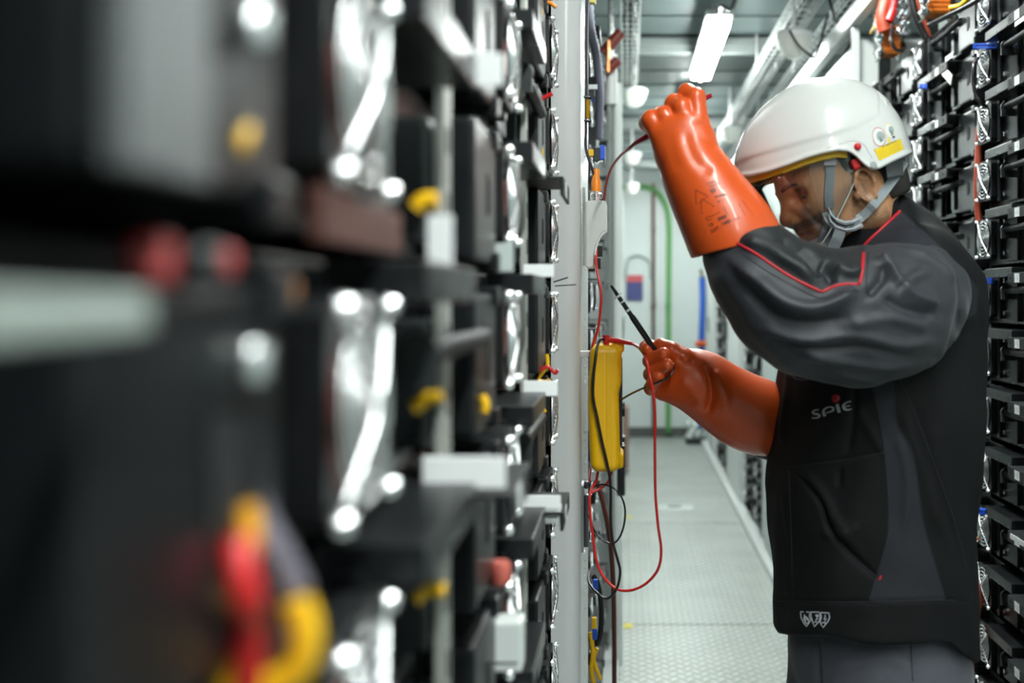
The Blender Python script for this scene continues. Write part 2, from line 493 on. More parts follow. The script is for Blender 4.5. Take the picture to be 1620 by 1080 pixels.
ORD = ['topmost', 'second', 'third', 'fourth', 'fifth', 'sixth', 'seventh', 'eighth', 'ninth', 'tenth', 'eleventh', 'twelfth', 'thirteenth', 'fourteenth', 'fifteenth', 'sixteenth', 'seventeenth', 'eighteenth']
def build_bank(protos, X, cols, side, names, look, group):
    """protos: callable(col,row)->proto; cols: list of (y, [k...], zbase)"""
    for ci, (y, ks, zb) in enumerate(cols):
        for ri, k in enumerate(sorted(ks, reverse=True)):
            src, used = protos(ci, ri)
            o = copy_tree(src)
            o.location = (X, y, H + zb + k * PITCH)
            o.rotation_euler = (0, 0, math.pi if side == 'right' else 0)
            o['label'] = '%s, %s from the top, %s' % (look, ORD[ri], names[ci])
            o['group'] = group
PR_R = module('full', hub=None)
PR_L = module('full', hub=M_salmon, wires=False)
PR_S = module('simple'); PR_N = module('full', hub=M_salmon, bracket=False, ledge=False); PR_M = module('full', hub=M_salmon, bracket=False)
protos = [PR_R, PR_L, PR_S, PR_N, PR_M]
# right bank beside and behind the worker
build_bank(lambda c, r: (PR_R, 0), 0.827,
           [(2.56, range(-7, 6), 0.001), (3.14, range(-8, 6), 0.003), (3.715, range(-8, 6), 0.0)], 'right',
           ['right rack, column nearest the camera', 'right rack, middle column', 'right rack, column beside the white cabinet'],
           'black battery module', 'battery modules in the right rack')
build_bank(lambda c, r: (PR_S, 0), 0.80,
           [(6.85, range(-10, 5), 0.0), (7.43, range(-10, 5), 0.0), (9.1, range(-10, 5), 0.0), (9.7, range(-10, 5), 0.0)], 'right',
           ['far right bank, nearest column', 'far right bank, second column', 'far right bank, third column', 'far right bank, last column'],
           'small black battery module', 'battery modules far down the right side')
# left bank, running past the lens
build_bank(lambda c, r: (PR_N if c in (0, 3) else PR_L if (c, r) in ((1, 3), (2, 2), (2, 5)) else PR_M, 0), -0.110,
           [(-0.14, range(-2, 3), -0.045), (0.46, range(-3, 4), -0.045), (1.055, range(-4, 5), -0.039), (1.645, range(-6, 5), -0.037)], 'left',
           ['left rack, column at the picture edge', 'left rack, large blurred column', 'left rack, second blurred column', 'left rack, column beside the grey post'],
           'blurred black battery module', 'battery modules in the left rack')
build_bank(lambda c, r: (PR_S, 0), -0.105,
           [(2.66, range(-10, 7), 0.0), (3.25, range(-10, 7), 0.0), (3.85, range(-10, 7), 0.0)], 'left',
           ['left rack just behind the grey post', 'left rack, second column behind the post', 'left rack, third column behind the post'],
           'small black battery module', 'battery modules behind the grey post')
def kill(o):
    for ch in list(o.children): kill(ch)
    bpy.data.objects.remove(o)
for p in protos: kill(p)

# frames that carry the modules
def rack_frame(name, label, X0, X1, ys, z0, z1, m, perf=False, hw=0.005):
    t = thing('rack_frame', label, 'rack frame', (0, ys[0], 0))
    for y in ys:
        bm = bmesh.new()
        box(bm, X0, X1, y - ys[0] - hw, y - ys[0] + hw, z0, z1, bev=0.001)
        obj('upright', bm, m, t)
        if perf:
            bm = bmesh.new(); z = z0 + 0.05
            while z < z1:
                box(bm, X1 - 0.0005, X1 + 0.0005, y - ys[0] - 0.004, y - ys[0] + 0.004, z, z + 0.018); z += 0.044
            obj('slot_row', bm, M_dark, t.children[-1])
    return t
rack_frame('rack', 'black steel frame of the right battery rack', 0.86, 0.90, [2.0355, 2.6155, 3.193, 3.775], 0.0, 2.45, M_blackm)
lf = rack_frame('rack', 'grey perforated steel uprights of the left battery rack', -0.127, -0.1203, [0.15, 0.745, 1.335, 1.925], 0.0, 2.45, mat('upright_grey', (0.40, 0.41, 0.38), 0.4, 0.3, noise=0.1), perf=True, hw=0.015)
# ------------------------------------------------------------------ left: post, cabinets, pipes
t = thing('door_post', 'smooth light grey upright door post between the left racks, full height', 'post', (-0.10, 1.76, 0))
bm = bmesh.new()
def extrude_profile(bm, prof, z0, z1, mi=0):
    A = [bm.verts.new((x, y, z0)) for x, y in prof]; B = [bm.verts.new((x, y, z1)) for x, y in prof]
    n = len(prof)
    for i in range(n): bm.faces.new((A[i], A[(i + 1) % n], B[(i + 1) % n], B[i]))
    bm.faces.new(A); bm.faces.new(list(reversed(B)))
    bmesh.ops.recalc_face_normals(bm, faces=bm.faces)
prof = [(-0.02, 0.0), (0.0015, 0.0)] + [(0.0015 + 0.025 * math.sin(a), 0.025 * (1 - math.cos(a))) for a in [math.pi / 2 * k / 8 for k in range(1, 9)]] + [(0.0265, 0.36), (-0.02, 0.36)]
extrude_profile(bm, prof, 0, 2.62)
obj('profile', bm, M_post, t, smooth=35)
bm = bmesh.new()
zz = 0.3
while zz < 2.5:
    for k in range(9): cyl(bm, (0.0262, 0.20, zz + k * 0.014), (0.0275, 0.20, zz + k * 0.014), 0.0028, n=6)
    zz += 0.2
obj('hinge_bead', bm, M_post, t)
bm = bmesh.new()                          # recessed swing handle of the cabinet door
box(bm, 0.0262, 0.0300, 0.055, 0.085, H - 0.420, H - 0.305, bev=0.004)
hp = obj('handle_plate', bm, M_zinc, t)
bm = bmesh.new()
box(bm, 0.0300, 0.0375, 0.060, 0.078, H - 0.412, H - 0.325, bev=0.003)
ball(bm, (0.034, 0.069, H - 0.31), 0.007)
obj('handle', bm, mat('dark_handle', (0.12, 0.11, 0.13), 0.3, 0.6), hp, smooth=40)

# grey terminal box clipped to the post, with orange plug
def Q(px, py, Y): return P(px, py, Y)
t = thing('terminal_box', 'light grey terminal box clipped on the post above the yellow meter', 'terminal box', (0, 0, 0))
bm = bmesh.new()
outl = [(926, 317), (957, 317), (960, 321), (960, 366)] + [(960 - 20 * math.sin(a) * 0.95, 366 + 42 * (1 - math.cos(a))) for a in [math.pi / 2 * k / 8 for k in range(1, 9)]] + [(940, 424), (926, 424)]
Yb = 1.79
A = [bm.verts.new(P(x, y, Yb)) for x, y in outl]; B = [bm.verts.new(P(x, y, Yb) + Vector((0, 0.045, 0))) for x, y in outl]
n = len(outl)
for i in range(n): bm.faces.new((A[i], A[(i + 1) % n], B[(i + 1) % n], B[i]))
bm.faces.new(A); bm.faces.new(list(reversed(B)))
bmesh.ops.recalc_face_normals(bm, faces=bm.faces)
bmesh.ops.bevel(bm, geom=list(bm.edges), offset=0.0016, segments=2, affect='EDGES')
obj('box_shell', bm, mat('terminal_grey', (0.62, 0.64, 0.62), 0.45), t, smooth=35)
bm = bmesh.new()
arc = [P(961 - 20 * math.sin(a), 367 + 42 * (1 - math.cos(a)), Yb - 0.002) for a in [math.pi / 2 * k / 8 for k in range(0, 9)]]
tube(bm, arc, 0.0022, 8); obj('rim', bm, M_white, t)
bm = bmesh.new()
box(bm, P(944, 0, Yb).x, P(953, 0, Yb).x, Yb + 0.01, Yb + 0.03, P(0, 405, Yb).z, P(0, 388, Yb).z, bev=0.001)
box(bm, P(944, 0, Yb).x, P(950, 0, Yb).x, Yb + 0.01, Yb + 0.03, P(0, 425, Yb).z, P(0, 408, Yb).z, bev=0.001)
obj('socket', bm, M_black, t)
bm = bmesh.new()
for y0_, y1_ in ((296, 318),): box(bm, P(921.5, 0, Yb).x, P(926, 0, Yb).x, Yb - 0.004, Yb + 0.01, P(0, 420, Yb).z, P(0, 296, Yb).z, bev=0.001)
obj('hinge_strip', bm, M_zinc, t)

t = thing('connector_plug', 'orange plug with silver coupling on top of the terminal box', 'plug')
bm = bmesh.new()
c = P(943, 317, 1.805)
lathe(bm, [(0, 0), (0.0082, 0), (0.0082, 0.0035), (0.0095, 0.004), (0.0095, 0.011), (0.0075, 0.0125), (0.0075, 0.015), (0, 0.015)], Matrix.Translation(c), n=20)
obj('coupling', bm, M_chrome, t, smooth=30)
bm = bmesh.new()
lathe(bm, [(0, 0), (0.0078, 0), (0.0078, 0.016), (0.0056, 0.024), (0.0058, 0.034), (0.0048, 0.037), (0, 0.037)], Matrix.Translation(c + Vector((0, 0, 0.0145))), n=20)
obj('boot', bm, M_orange, t, smooth=50)
bm = bmesh.new()
tube(bm, catmull([P(929, -20, 1.80), P(927, 60, 1.80), P(927.5, 140, 1.80), P(927, 200, 1.80), P(927, 235, 1.80), P(935, 262, 1.80), P(943, 285, 1.805)], 8), 0.0024, 8)
cb = obj('cable', bm, mat('black_purple_cable', (0.018, 0.012, 0.022), 0.35), t)
bm = bmesh.new(); tube(bm, [P(930, 157, 1.797), P(930, 187, 1.797)], 0.0030, 8); obj('marker_sleeve', bm, M_yellow, t)
bm = bmesh.new(); tube(bm, [P(930.5, -15, 1.802), P(929.5, 150, 1.802)], 0.0012, 6); obj('white_core', bm, M_white, t)
for yy in (154, 191): obj('cable_tie', tube(bmesh.new(), [P(925, yy - 1, 1.796), P(929, yy, 1.793), P(934, yy + 1, 1.797)], 0.0028, 6), M_blk, t)
bm = bmesh.new(); tube(bm, [P(932, 152, 1.797), P(939, 161, 1.797)], 0.0014, 6); obj('blue_tie', bm, M_blue, t)

tied = thing('cable_tie', 'cut black cable tie ends sticking out in front of the grey post', 'cable tie')
bm = bmesh.new()
tube(bm, [P(878, 452, 1.70), P(911, 450, 1.68)], 0.0012, 5); tube(bm, [P(876, 446, 1.70), P(898, 439, 1.68)], 0.0012, 5)
obj('tail', bm, M_blk, tied)

# cabinets on the left beyond the racks
def cabinet(label, x0, x1, y0, y1, z0, z1, m, doors, side):
    t = thing('cabinet', label, 'cabinet', ((x0 + x1) / 2, (y0 + y1) / 2, z0), 'grey steel cabinets')
    cx, cy = (x0 + x1) / 2, (y0 + y1) / 2
    obj('body', box(bmesh.new(), x0 - cx, x1 - cx, y0 - cy, y1 - cy, 0, z1 - z0, bev=0.004), m, t)
    w = (y1 - y0) / doors
    fx = (x1 if side == 'left' else x0) - cx; s = 1 if side == 'left' else -1
    for i in range(doors):
        a = y0 - cy + i * w + 0.012; b = a + w - 0.024
        d = obj('door', box(bmesh.new(), min(fx, fx + s * 0.016), max(fx, fx + s * 0.016), a, b, 0.06, z1 - z0 - 0.06, bev=0.004), m, t)
        bm = bmesh.new()
        box(bm, min(fx + s * 0.016, fx + s * 0.028), max(fx + s * 0.016, fx + s * 0.028), b - 0.06, b - 0.035, (z1 - z0) * 0.5 - 0.07, (z1 - z0) * 0.5 + 0.07, bev=0.003)
        obj('handle', bm, M_black, d)
    return t
cabinet('grey cabinet on the left, first beyond the racks', -0.70, -0.062, 4.45, 6.5, 0.05, 2.45, M_cab, 3, 'left')
cabinet('grey cabinet on the left, standing before the end wall', -0.70, -0.050, 6.9, 10.2, 0.05, 2.35, M_cab2, 4, 'left')
cabinet('white cabinet beside the orange fuse holders on the right', 0.80, 1.40, 3.82, 5.0, 0.05, 2.34, M_cab2, 2, 'right')
cabinet('pale grey cabinet seen between the forearm and the jacket', 0.78, 1.40, 5.02, 6.25, 0.05, 2.34, M_cab, 2, 'right')
cabinet('narrow white cabinet between the two far battery banks', 0.785, 1.40, 7.55, 8.5, 0.05, 2.34, M_cab2, 1, 'right')
cabinet('narrow white cabinet at the end of the right row', 0.785, 1.40, 9.85, 10.4, 0.05, 2.34, M_cab2, 1, 'right')
bm = bmesh.new()
for yy in (5.45, 5.60): pass
# white edge beam along the top of the right row
o = obj('edge_beam', box(bmesh.new(), 0.765, 0.80, 3.0, 10.4, H + 0.93, H + 0.99, bev=0.004), M_cab2)
tag(o, 'white beam running along the top edge of the right racks', 'beam')
o = obj('corner_profile', box(bmesh.new(), 0.775, 0.80, 3.79, 3.82, 0.05, H + 0.93, bev=0.003), M_cab2)
tag(o, 'white vertical corner profile beside the orange fuse holders', 'profile')

# conduits at the left
t = thing('conduit', 'white vertical conduit beside the left cabinet with a red clamp', 'conduit', (0, 0, 0))
bm = bmesh.new()
cyl(bm, (-0.036, 4.3, 0.02), (-0.036, 4.3, H + 0.83), 0.020, n=20)
obj('pipe', bm, mat('white_pipe', (0.75, 0.8, 0.78), 0.25), t, smooth=40)
bm = bmesh.new(); cyl(bm, (-0.060, 4.25, H + 0.74), (-0.060, 4.25, H + 0.93), 0.024, n=20); obj('sleeve', bm, M_white, t, smooth=40)
bm = bmesh.new(); cyl(bm, (-0.060, 4.25, H + 0.92), (-0.060, 4.25, H + 1.32), 0.010, n=12); obj('thin_pipe', bm, M_zinc, t, smooth=40)
bm = bmesh.new(); cyl(bm, (-0.090, 4.22, H + 0.93), (-0.020, 4.22, H + 1.01), 0.022, n=14); cyl(bm, (-0.075, 4.2, H + 0.86), (-0.030, 4.2, H + 0.90), 0.02, n=12)
obj('clamp', bm, mat('dark_red', (0.22, 0.03, 0.02), 0.4), t, smooth=40)
bm = bmesh.new(); cyl(bm, (-0.07, 4.18, H + 0.85), (-0.067, 4.18, H + 0.97), 0.008, n=12); obj('copper_link', bm, mat('copper', (0.8, 0.35, 0.15), 0.3, 0.9), t, smooth=40)

# grey corrugated hose down the left rack edge, with smaller things
t = thing('corrugated_hose', 'grey corrugated hose hanging at the top behind the post', 'hose')
bm = bmesh.new()
pts = catmull([P(931, -30, 2.6), P(934, 40, 2.6), P(944, 90, 2.7), P(949, 150, 2.75), P(947, 220, 2.8)], 14)
tube(bm, pts, 0.010, 12, radii=[0.0095 + 0.0018 * (i % 2) for i in range(len(pts))])
obj('hose', bm, mat('hose_grey', (0.22, 0.22, 0.28), 0.4), t)
bm = bmesh.new(); box(bm, P(933, 0, 2.5).x, P(943, 0, 2.5).x, 2.48, 2.5, P(0, 8, 2.5).z, P(0, -20, 2.5).z, bev=0.002)
o = obj('terminal_block', bm, mat('pale_yellow', (0.9, 0.75, 0.2), 0.4)); tag(o, 'small yellow terminal block at the very top behind the post', 'terminal block')
bm = bmesh.new(); box(bm, P(931, 0, 2.45).x, P(945, 0, 2.45).x, 2.44, 2.45, P(0, 142, 2.45).z, P(0, 135, 2.45).z)
o = obj('name_tag', bm, M_white); tag(o, 'white tag on the rack just behind the post, above the plug', 'tag')
bm = bmesh.new(); box(bm, P(931, 0, 2.45).x, P(944, 0, 2.45).x, 2.44, 2.45, P(0, 554, 2.45).z, P(0, 546, 2.45).z)
box(bm, P(931, 0, 2.45).x, P(941, 0, 2.45).x, 2.44, 2.45, P(0, 527, 2.45).z, P(0, 521, 2.45).z)
t = thing('connector', 'black and blue connector with a yellow plug behind the terminal box', 'connector')
obj('latch', box(bmesh.new(), P(949, 0, 2.1).x, P(957, 0, 2.1).x, 2.10, 2.13, P(0, 252, 2.1).z, P(0, 229, 2.1).z, bev=0.002), M_blue, t)
obj('shell', box(bmesh.new(), P(938, 0, 2.1).x, P(950, 0, 2.1).x, 2.10, 2.13, P(0, 255, 2.1).z, P(0, 233, 2.1).z, bev=0.002), M_black, t)
obj('plug', box(bmesh.new(), P(931, 0, 2.1).x, P(940, 0, 2.1).x, 2.10, 2.12, P(0, 247, 2.1).z, P(0, 236, 2.1).z, bev=0.002), M_yellow, t)
obj('wire', tube(bmesh.new(), catmull([P(941, 254, 2.11), P(944, 260, 2.1), P(948, 256, 2.1), P(954, 255, 2.1)], 6), 0.002, 6), M_white, t)
bm.free()
for i, (pts, r, m, nm, lb) in enumerate([
    ([P(944, 760, 2.7), P(955, 800, 2.7), P(966, 860, 2.7), P(971, 950, 2.7), P(972, 1090, 2.7)], 0.006, mat('brown_cable', (0.10, 0.025, 0.018), 0.4), 'cable', 'thick dark brown cable hanging down the left rack below the meter'),
    ([P(938, 910, 2.4), P(946, 925, 2.4), P(951, 960, 2.4), P(950, 1000, 2.4), P(944, 1020, 2.4)], 0.006, M_blk, 'cable', 'thick black cable curving on the left rack below the test leads')]):
    o = obj(nm, tube(bmesh.new(), catmull(pts, 8), r, 10), m); tag(o, lb, 'cable')
for i, (x, y, m, nm, lb) in enumerate([(942, 925, M_blue, 'blue_clip', 'upper blue wire clip at the rack below the meter'), (941, 1002, M_blue, 'blue_clip', 'lower blue wire clip at the rack below the meter'),
                                      (940, 985, M_yellow, 'yellow_clip', 'yellow clip above the lower blue clip on the left rack')]):
    c = P(x, y, 2.3)
    o = obj(nm, box(bmesh.new(), c.x - 0.005, c.x + 0.005, c.y - 0.005, c.y + 0.005, c.z - 0.012, c.z + 0.012, bev=0.002), m); tag(o, lb, 'clip')
t = thing('yellow_wire', 'forked yellow wire at the bottom left of the aisle by the rack', 'wire')
bm = bmesh.new()
tube(bm, catmull([P(934, 1000, 2.3), P(938, 1030, 2.3), P(936, 1060, 2.3), P(942, 1095, 2.3)], 8), 0.005, 8)
tube(bm, catmull([P(945, 1025, 2.3), P(940, 1045, 2.3), P(950, 1075, 2.3)], 8), 0.004, 8)
obj('strand', bm, M_yellow, t)
# pale box and dark hanging tool behind the meter
bm = bmesh.new(); box(bm, P(976, 0, 3.3).x, P(989, 0, 3.3).x, 3.3, 3.36, P(0, 785, 3.3).z, P(0, 690, 3.3).z, bev=0.006)
o = obj('hanging_pouch', bm, M_black); tag(o, 'dark pouch hanging on the left rack just behind the yellow meter', 'pouch')

# ------------------------------------------------------------------ ceiling: trays, domes
def cable_tray(label, x0, x1, y0, y1, z, h=0.05):
    t = thing('cable_tray', label, 'cable tray', ((x0 + x1) / 2, y0, z), 'wire mesh cable trays')
    w = (x1 - x0) / 2; L = y1 - y0
    bm = bmesh.new()
    for x in (-w, -w * 0.33, w * 0.33, w): cyl(bm, (x, 0, 0), (x, L, 0), 0.003, n=6)
    for x in (-w, w):
        cyl(bm, (x, 0, h), (x, L, h), 0.0035, n=6); cyl(bm, (x, 0, h / 2), (x, L, h / 2), 0.003, n=6)
    obj('long_wires', bm, M_chrome_tray, t)
    bm = bmesh.new(); y = 0.03
    while y < L:
        tube(bm, [(-w, y, h), (-w, y, 0), (w, y, 0), (w, y, h)], 0.003, 5); y += 0.09
    obj('cross_wires', bm, M_chrome_tray, t)
    bm = bmesh.new()
    for x in (-w * .5, 0.0, w * .45):
        pts = [(x + 0.006 * math.sin(k * 1.7 + x * 90), k * L / 40, 0.014 + 0.003 * math.sin(k * 2.3)) for k in range(41)]
        tube(bm, pts, 0.009, 6)
    o = obj('cable_bundle', bm, mat('grey_cables', (0.025, 0.028, 0.028), 0.5), t)
    y = 0.4
    while y < L:
        for x in (-w, w): obj('hanger_rod', cyl(bmesh.new(), (x, y, 0), (x, y, ZC - z), 0.004, n=6), M_chrome_tray, t)
        y += 1.5
    return t
M_chrome_tray = mat('galvanised_wire', (0.78, 0.81, 0.80), 0.3, 0.6)
cable_tray('wire mesh cable tray on the left of the ceiling light', -0.022, 0.055, 2.2, 6.6, H + 1.15)
cable_tray('wire mesh cable tray over the aisle, left of the two on the right', 0.66, 0.755, 2.2, 10.5, H + 1.14)
cable_tray('wire mesh cable tray above the right racks', 0.845, 0.925, 2.2, 10.5, H + 1.13)
M_dome = mat('dome_white', (0.82, 0.82, 0.76), 0.35)
for i, (x, y, z, r, lb) in enumerate([(0.042, 6.1, 1.12, 0.072, 'white dome detector at the end of the left tray'), (0.045, 8.6, 1.10, 0.072, 'white dome detector, second along the left'),
                                     (0.05, 10.8, 1.08, 0.072, 'white dome detector near the end wall, left side'),
                                     (0.655, 4.32, 1.005, 0.072, 'white dome detector hanging under the right tray, nearest one'), (0.66, 7.0, 1.05, 0.072, 'white dome detector under the right tray, above the glove cuff'),
                                     (0.66, 9.6, 1.05, 0.072, 'white dome detector far along the right tray')]):
    t = thing('dome_detector', lb, 'dome', (x, y, H + z), 'white dome detectors under the trays')
    bm = bmesh.new()
    lathe(bm, [(0, -r * 1.08), (r * 0.35, -r * 1.0), (r * 0.66, -r * 0.76), (r * 0.88, -r * 0.36), (r * 0.95, 0.0), (0, 0.0)], n=28)
    obj('dome', bm, M_dome, t, smooth=50)
    bm = bmesh.new(); lathe(bm, [(0, 0.0), (r * 1.05, 0.0), (r * 1.05, 0.022), (r * 0.9, 0.03), (0, 0.03)], n=28); cyl(bm, (0, 0, 0.03), (0, 0, ZC - H - z - 0.0), 0.008, n=8)
    obj('mount', bm, M_white, t, smooth=40)
o = obj('ceiling_cable', tube(bmesh.new(), catmull([P(1300, -40, 4.3), P(1318, 20, 4.3), P(1322, 33, 4.3), P(1350, 55, 4.2), P(1342, 75, 4.2), P(1331, 100, 4.2), P(1331, 140, 4.2)], 8), 0.006, 8), M_blk)
tag(o, 'black cable looping down from the trays over the white cabinet', 'cable')
o = obj('dome_cable', tube(bmesh.new(), catmull([P(1249, 48, 4.24), P(1262, 70, 4.22), P(1277, 84, 4.22), P(1290, 90, 4.24), P(1300, 60, 4.3), P(1310, 20, 4.4)], 8), 0.005, 8), M_blk)
tag(o, 'thin black cable looping past the nearest right dome', 'cable')

# ------------------------------------------------------------------ end of the aisle
E = YF - 0.02
def pipe_obj(name, pts, r, m, lb, cat='pipe', extra=None):
    t = thing(name, lb, cat)
    obj('tube', tube(bmesh.new(), pts, r, 14), m, t)
    bm = bmesh.new()
    for px, py in extra or []:
        c = P(px, py, E); box(bm, c.x - 0.035, c.x + 0.035, E - 0.05, E + 0.004, c.z - 0.008, c.z + 0.008)
    if extra: obj('pipe_clip', bm, M_zinc, t)
    else: bm.free()
    return t
pipe_obj('brown_pipe', [P(1034, 290, E - .05), P(1034, 686, E - .05)], 0.017, mat('brown_paint', (0.30, 0.16, 0.13), 0.4), 'thin brown vertical pipe on the end wall', extra=[(1034, 360), (1034, 480), (1034, 600)])
pipe_obj('green_pipe', catmull([P(985, 296, E - .05), P(1010, 294, E - .05), P(1036, 301, E - .05), P(1052, 322, E - .05), P(1058, 352, E - .05), P(1058, 420, E - .05), P(1057.5, 560, E - .05), P(1057, 686, E - .05)], 8), 0.027, mat('green_paint', (0.13, 0.38, 0.11), 0.4), 'green pipe bending down the end wall', extra=[(1057, 345), (1057, 480), (1057, 620)])
t = thing('notice', 'small red and blue notice on the end wall', 'notice')
c = P(1004, 455, E)
obj('panel', box(bmesh.new(), c.x - 0.085, c.x + 0.085, E - 0.004, E + 0.008, c.z - 0.13, c.z + 0.13), mat('notice_blue', (0.06, 0.07, 0.22), 0.5), t)
obj('header', box(bmesh.new(), c.x - 0.085, c.x + 0.085, E - 0.006, E - 0.004, c.z + 0.06, c.z + 0.13), mat('notice_red', (0.6, 0.10, 0.12), 0.5), t)
t = thing('oval_frame', 'pale rounded cover above the notice on the end wall', 'cover')
obj('ring', tube(bmesh.new(), catmull([P(990, 440, E), P(995, 410, E), P(1012, 404, E), P(1028, 415, E), P(1030, 440, E)], 8), 0.018, 8), mat('pale_green_grey', (0.45, 0.52, 0.50), 0.4), t)
t = thing('blue_hose', 'blue bag hose hanging at the far right end with orange band', 'hose')
obj('hose_body', tube(bmesh.new(), catmull([P(1111, 438, 10.9), P(1112, 480, 10.9), P(1110, 540, 10.9), P(1111, 600, 10.9), P(1110, 650, 10.9), P(1109, 676, 10.9)], 8), 0.032, 12), mat('hose_blue', (0.02, 0.10, 0.48), 0.4), t)
obj('band', tube(bmesh.new(), [P(1100, 544, 10.85), P(1117, 543, 10.85)], 0.030, 10), mat('band_orange', (0.9, 0.16, 0.03), 0.4), t)
obj('cap', tube(bmesh.new(), [P(1109, 426, 10.9), P(1111, 438, 10.9)], 0.014, 10), mat('dark_yellow', (0.35, 0.28, 0.08), 0.4), t)
bm = bmesh.new()
for i in range(7): ball(bm, P(1090 + (i * 37 % 23), 672 + (i * 53 % 19), 10.95), 0.045, 10)
t = thing('floor_valve', 'cluster of pale round valve fittings on the floor by the blue hose', 'valve')
obj('fittings', bm, mat('valve_grey', (0.55, 0.6, 0.58), 0.3, 0.4), t, smooth=60)
obj('base', box(bmesh.new(), P(1085, 0, 10.95).x, P(1118, 0, 10.95).x, 10.9, 11.1, 0.0, 0.06, bev=0.01), M_black, t)
# latch plate and markings on the floor
t = thing('floor_latch', 'pale metal latch plate set in the tread plate floor', 'latch plate', (0.34, 7.65, 0))
obj('plate', box(bmesh.new(), -0.12, 0.12, -0.07, 0.07, 0, 0.004, bev=0.0015), mat('pale_metal', (0.75, 0.78, 0.76), 0.3, 0.7), t)
obj('grip_hole', box(bmesh.new(), -0.05, 0.04, -0.03, 0.03, 0.004, 0.005), M_plate, t)
for (px, py, lb) in ((993, 990, 'nearest yellow floor mark at the left edge of the aisle'), (994, 818, 'further yellow floor mark at the left edge of the aisle')):
    Y = H * F / (py - CY); x = (px - CX) / F * Y
    o = obj('floor_mark', box(bmesh.new(), x - 0.018, x + 0.022, Y - 0.035, Y + 0.035, 0, 0.003), mat('mark_yellow', (0.65, 0.55, 0.08), 0.6)); tag(o, lb, 'floor mark')
for i, Y in enumerate((4.9, 7.1, 9.4)):
    struct('trim_%d' % (i + 2), box(bmesh.new(), -0.03, 0.735, Y, Y + 0.006, 0, 0.0012), M_plate)

# brown panel leaning behind the meter
o = obj('brown_plate', box(bmesh.new(), -0.118, -0.112, 0.409, 0.552, H + 0.021, H + 0.0415, bev=0.001), mat('brown_red_plate', (0.10, 0.038, 0.030), 0.4, 0.2)); tag(o, 'blurred brown red plate under the upper big fan on the left', 'plate')
bm = bmesh.new(); box(bm, -0.03, 0.02, 9.1, 9.3, 0.03, 0.55, bev=0.005)
o = obj('board', bm, mat('brown_board', (0.30, 0.19, 0.15), 0.5)); tag(o, 'short brown board standing on the floor behind the meter', 'board')

# ------------------------------------------------------------------ orange fuse holders above the right rack
M_clear = glassy('clear_film', (0.93, 0.93, 0.96), 0.5, 0.10, streak=45)
def fuse_holder(lb, px, py, Y, w, h, film=True):
    t = thing('fuse_holder', lb, 'fuse holder', P(px, py, Y), 'orange fuse holders')
    obj('block', box(bmesh.new(), -w / 2, w / 2, 0, 0.07, -h / 2, h / 2, bev=0.004), M_orange, t)
    bm = bmesh.new()
    for k in range(5): box(bm, -w * 0.42, w * 0.42, -0.006, 0.002, -h * 0.42 + k * h * 0.2, -h * 0.36 + k * h * 0.2, bev=0.001)
    box(bm, -w * 0.42, w * 0.42, -0.002, 0.001, -h * 0.5 + 0.004, h * 0.5 - 0.004)
    obj('rib', bm, mat('orange_dark', (0.65, 0.16, 0.01), 0.4), t)
    if film:
        N = 10
        for s in (-1, 1):
            bm = bmesh.new()
            g = [[bm.verts.new((s * (w * 0.62 + 0.006 * math.sin(i * 1.9 + j)), -0.03 + 0.012 * j + 0.006 * math.sin(i * 2.2), h * (0.8 - 1.5 * i / N))) for j in range(8)] for i in range(N + 1)]
            for i in range(N):
                for j in range(7): bm.faces.new((g[i][j], g[i][j + 1], g[i + 1][j + 1], g[i + 1][j]))
            o = obj('plastic_film', bm, M_clear, t, smooth=True)
            md = o.modifiers.new('s', 'SOLIDIFY'); md.thickness = 0.0008
    return t
fuse_holder('orange fuse holder wrapped in film above the helmet side of the rack', 1410, 62, 3.35, 0.055, 0.085)
fuse_holder('orange fuse holder at the top edge over the second column', 1486, 3, 2.95, 0.062, 0.060)
fuse_holder('orange fuse holder tucked beside the white corner profile', 1399, 28, 3.55, 0.040, 0.06, film=False)
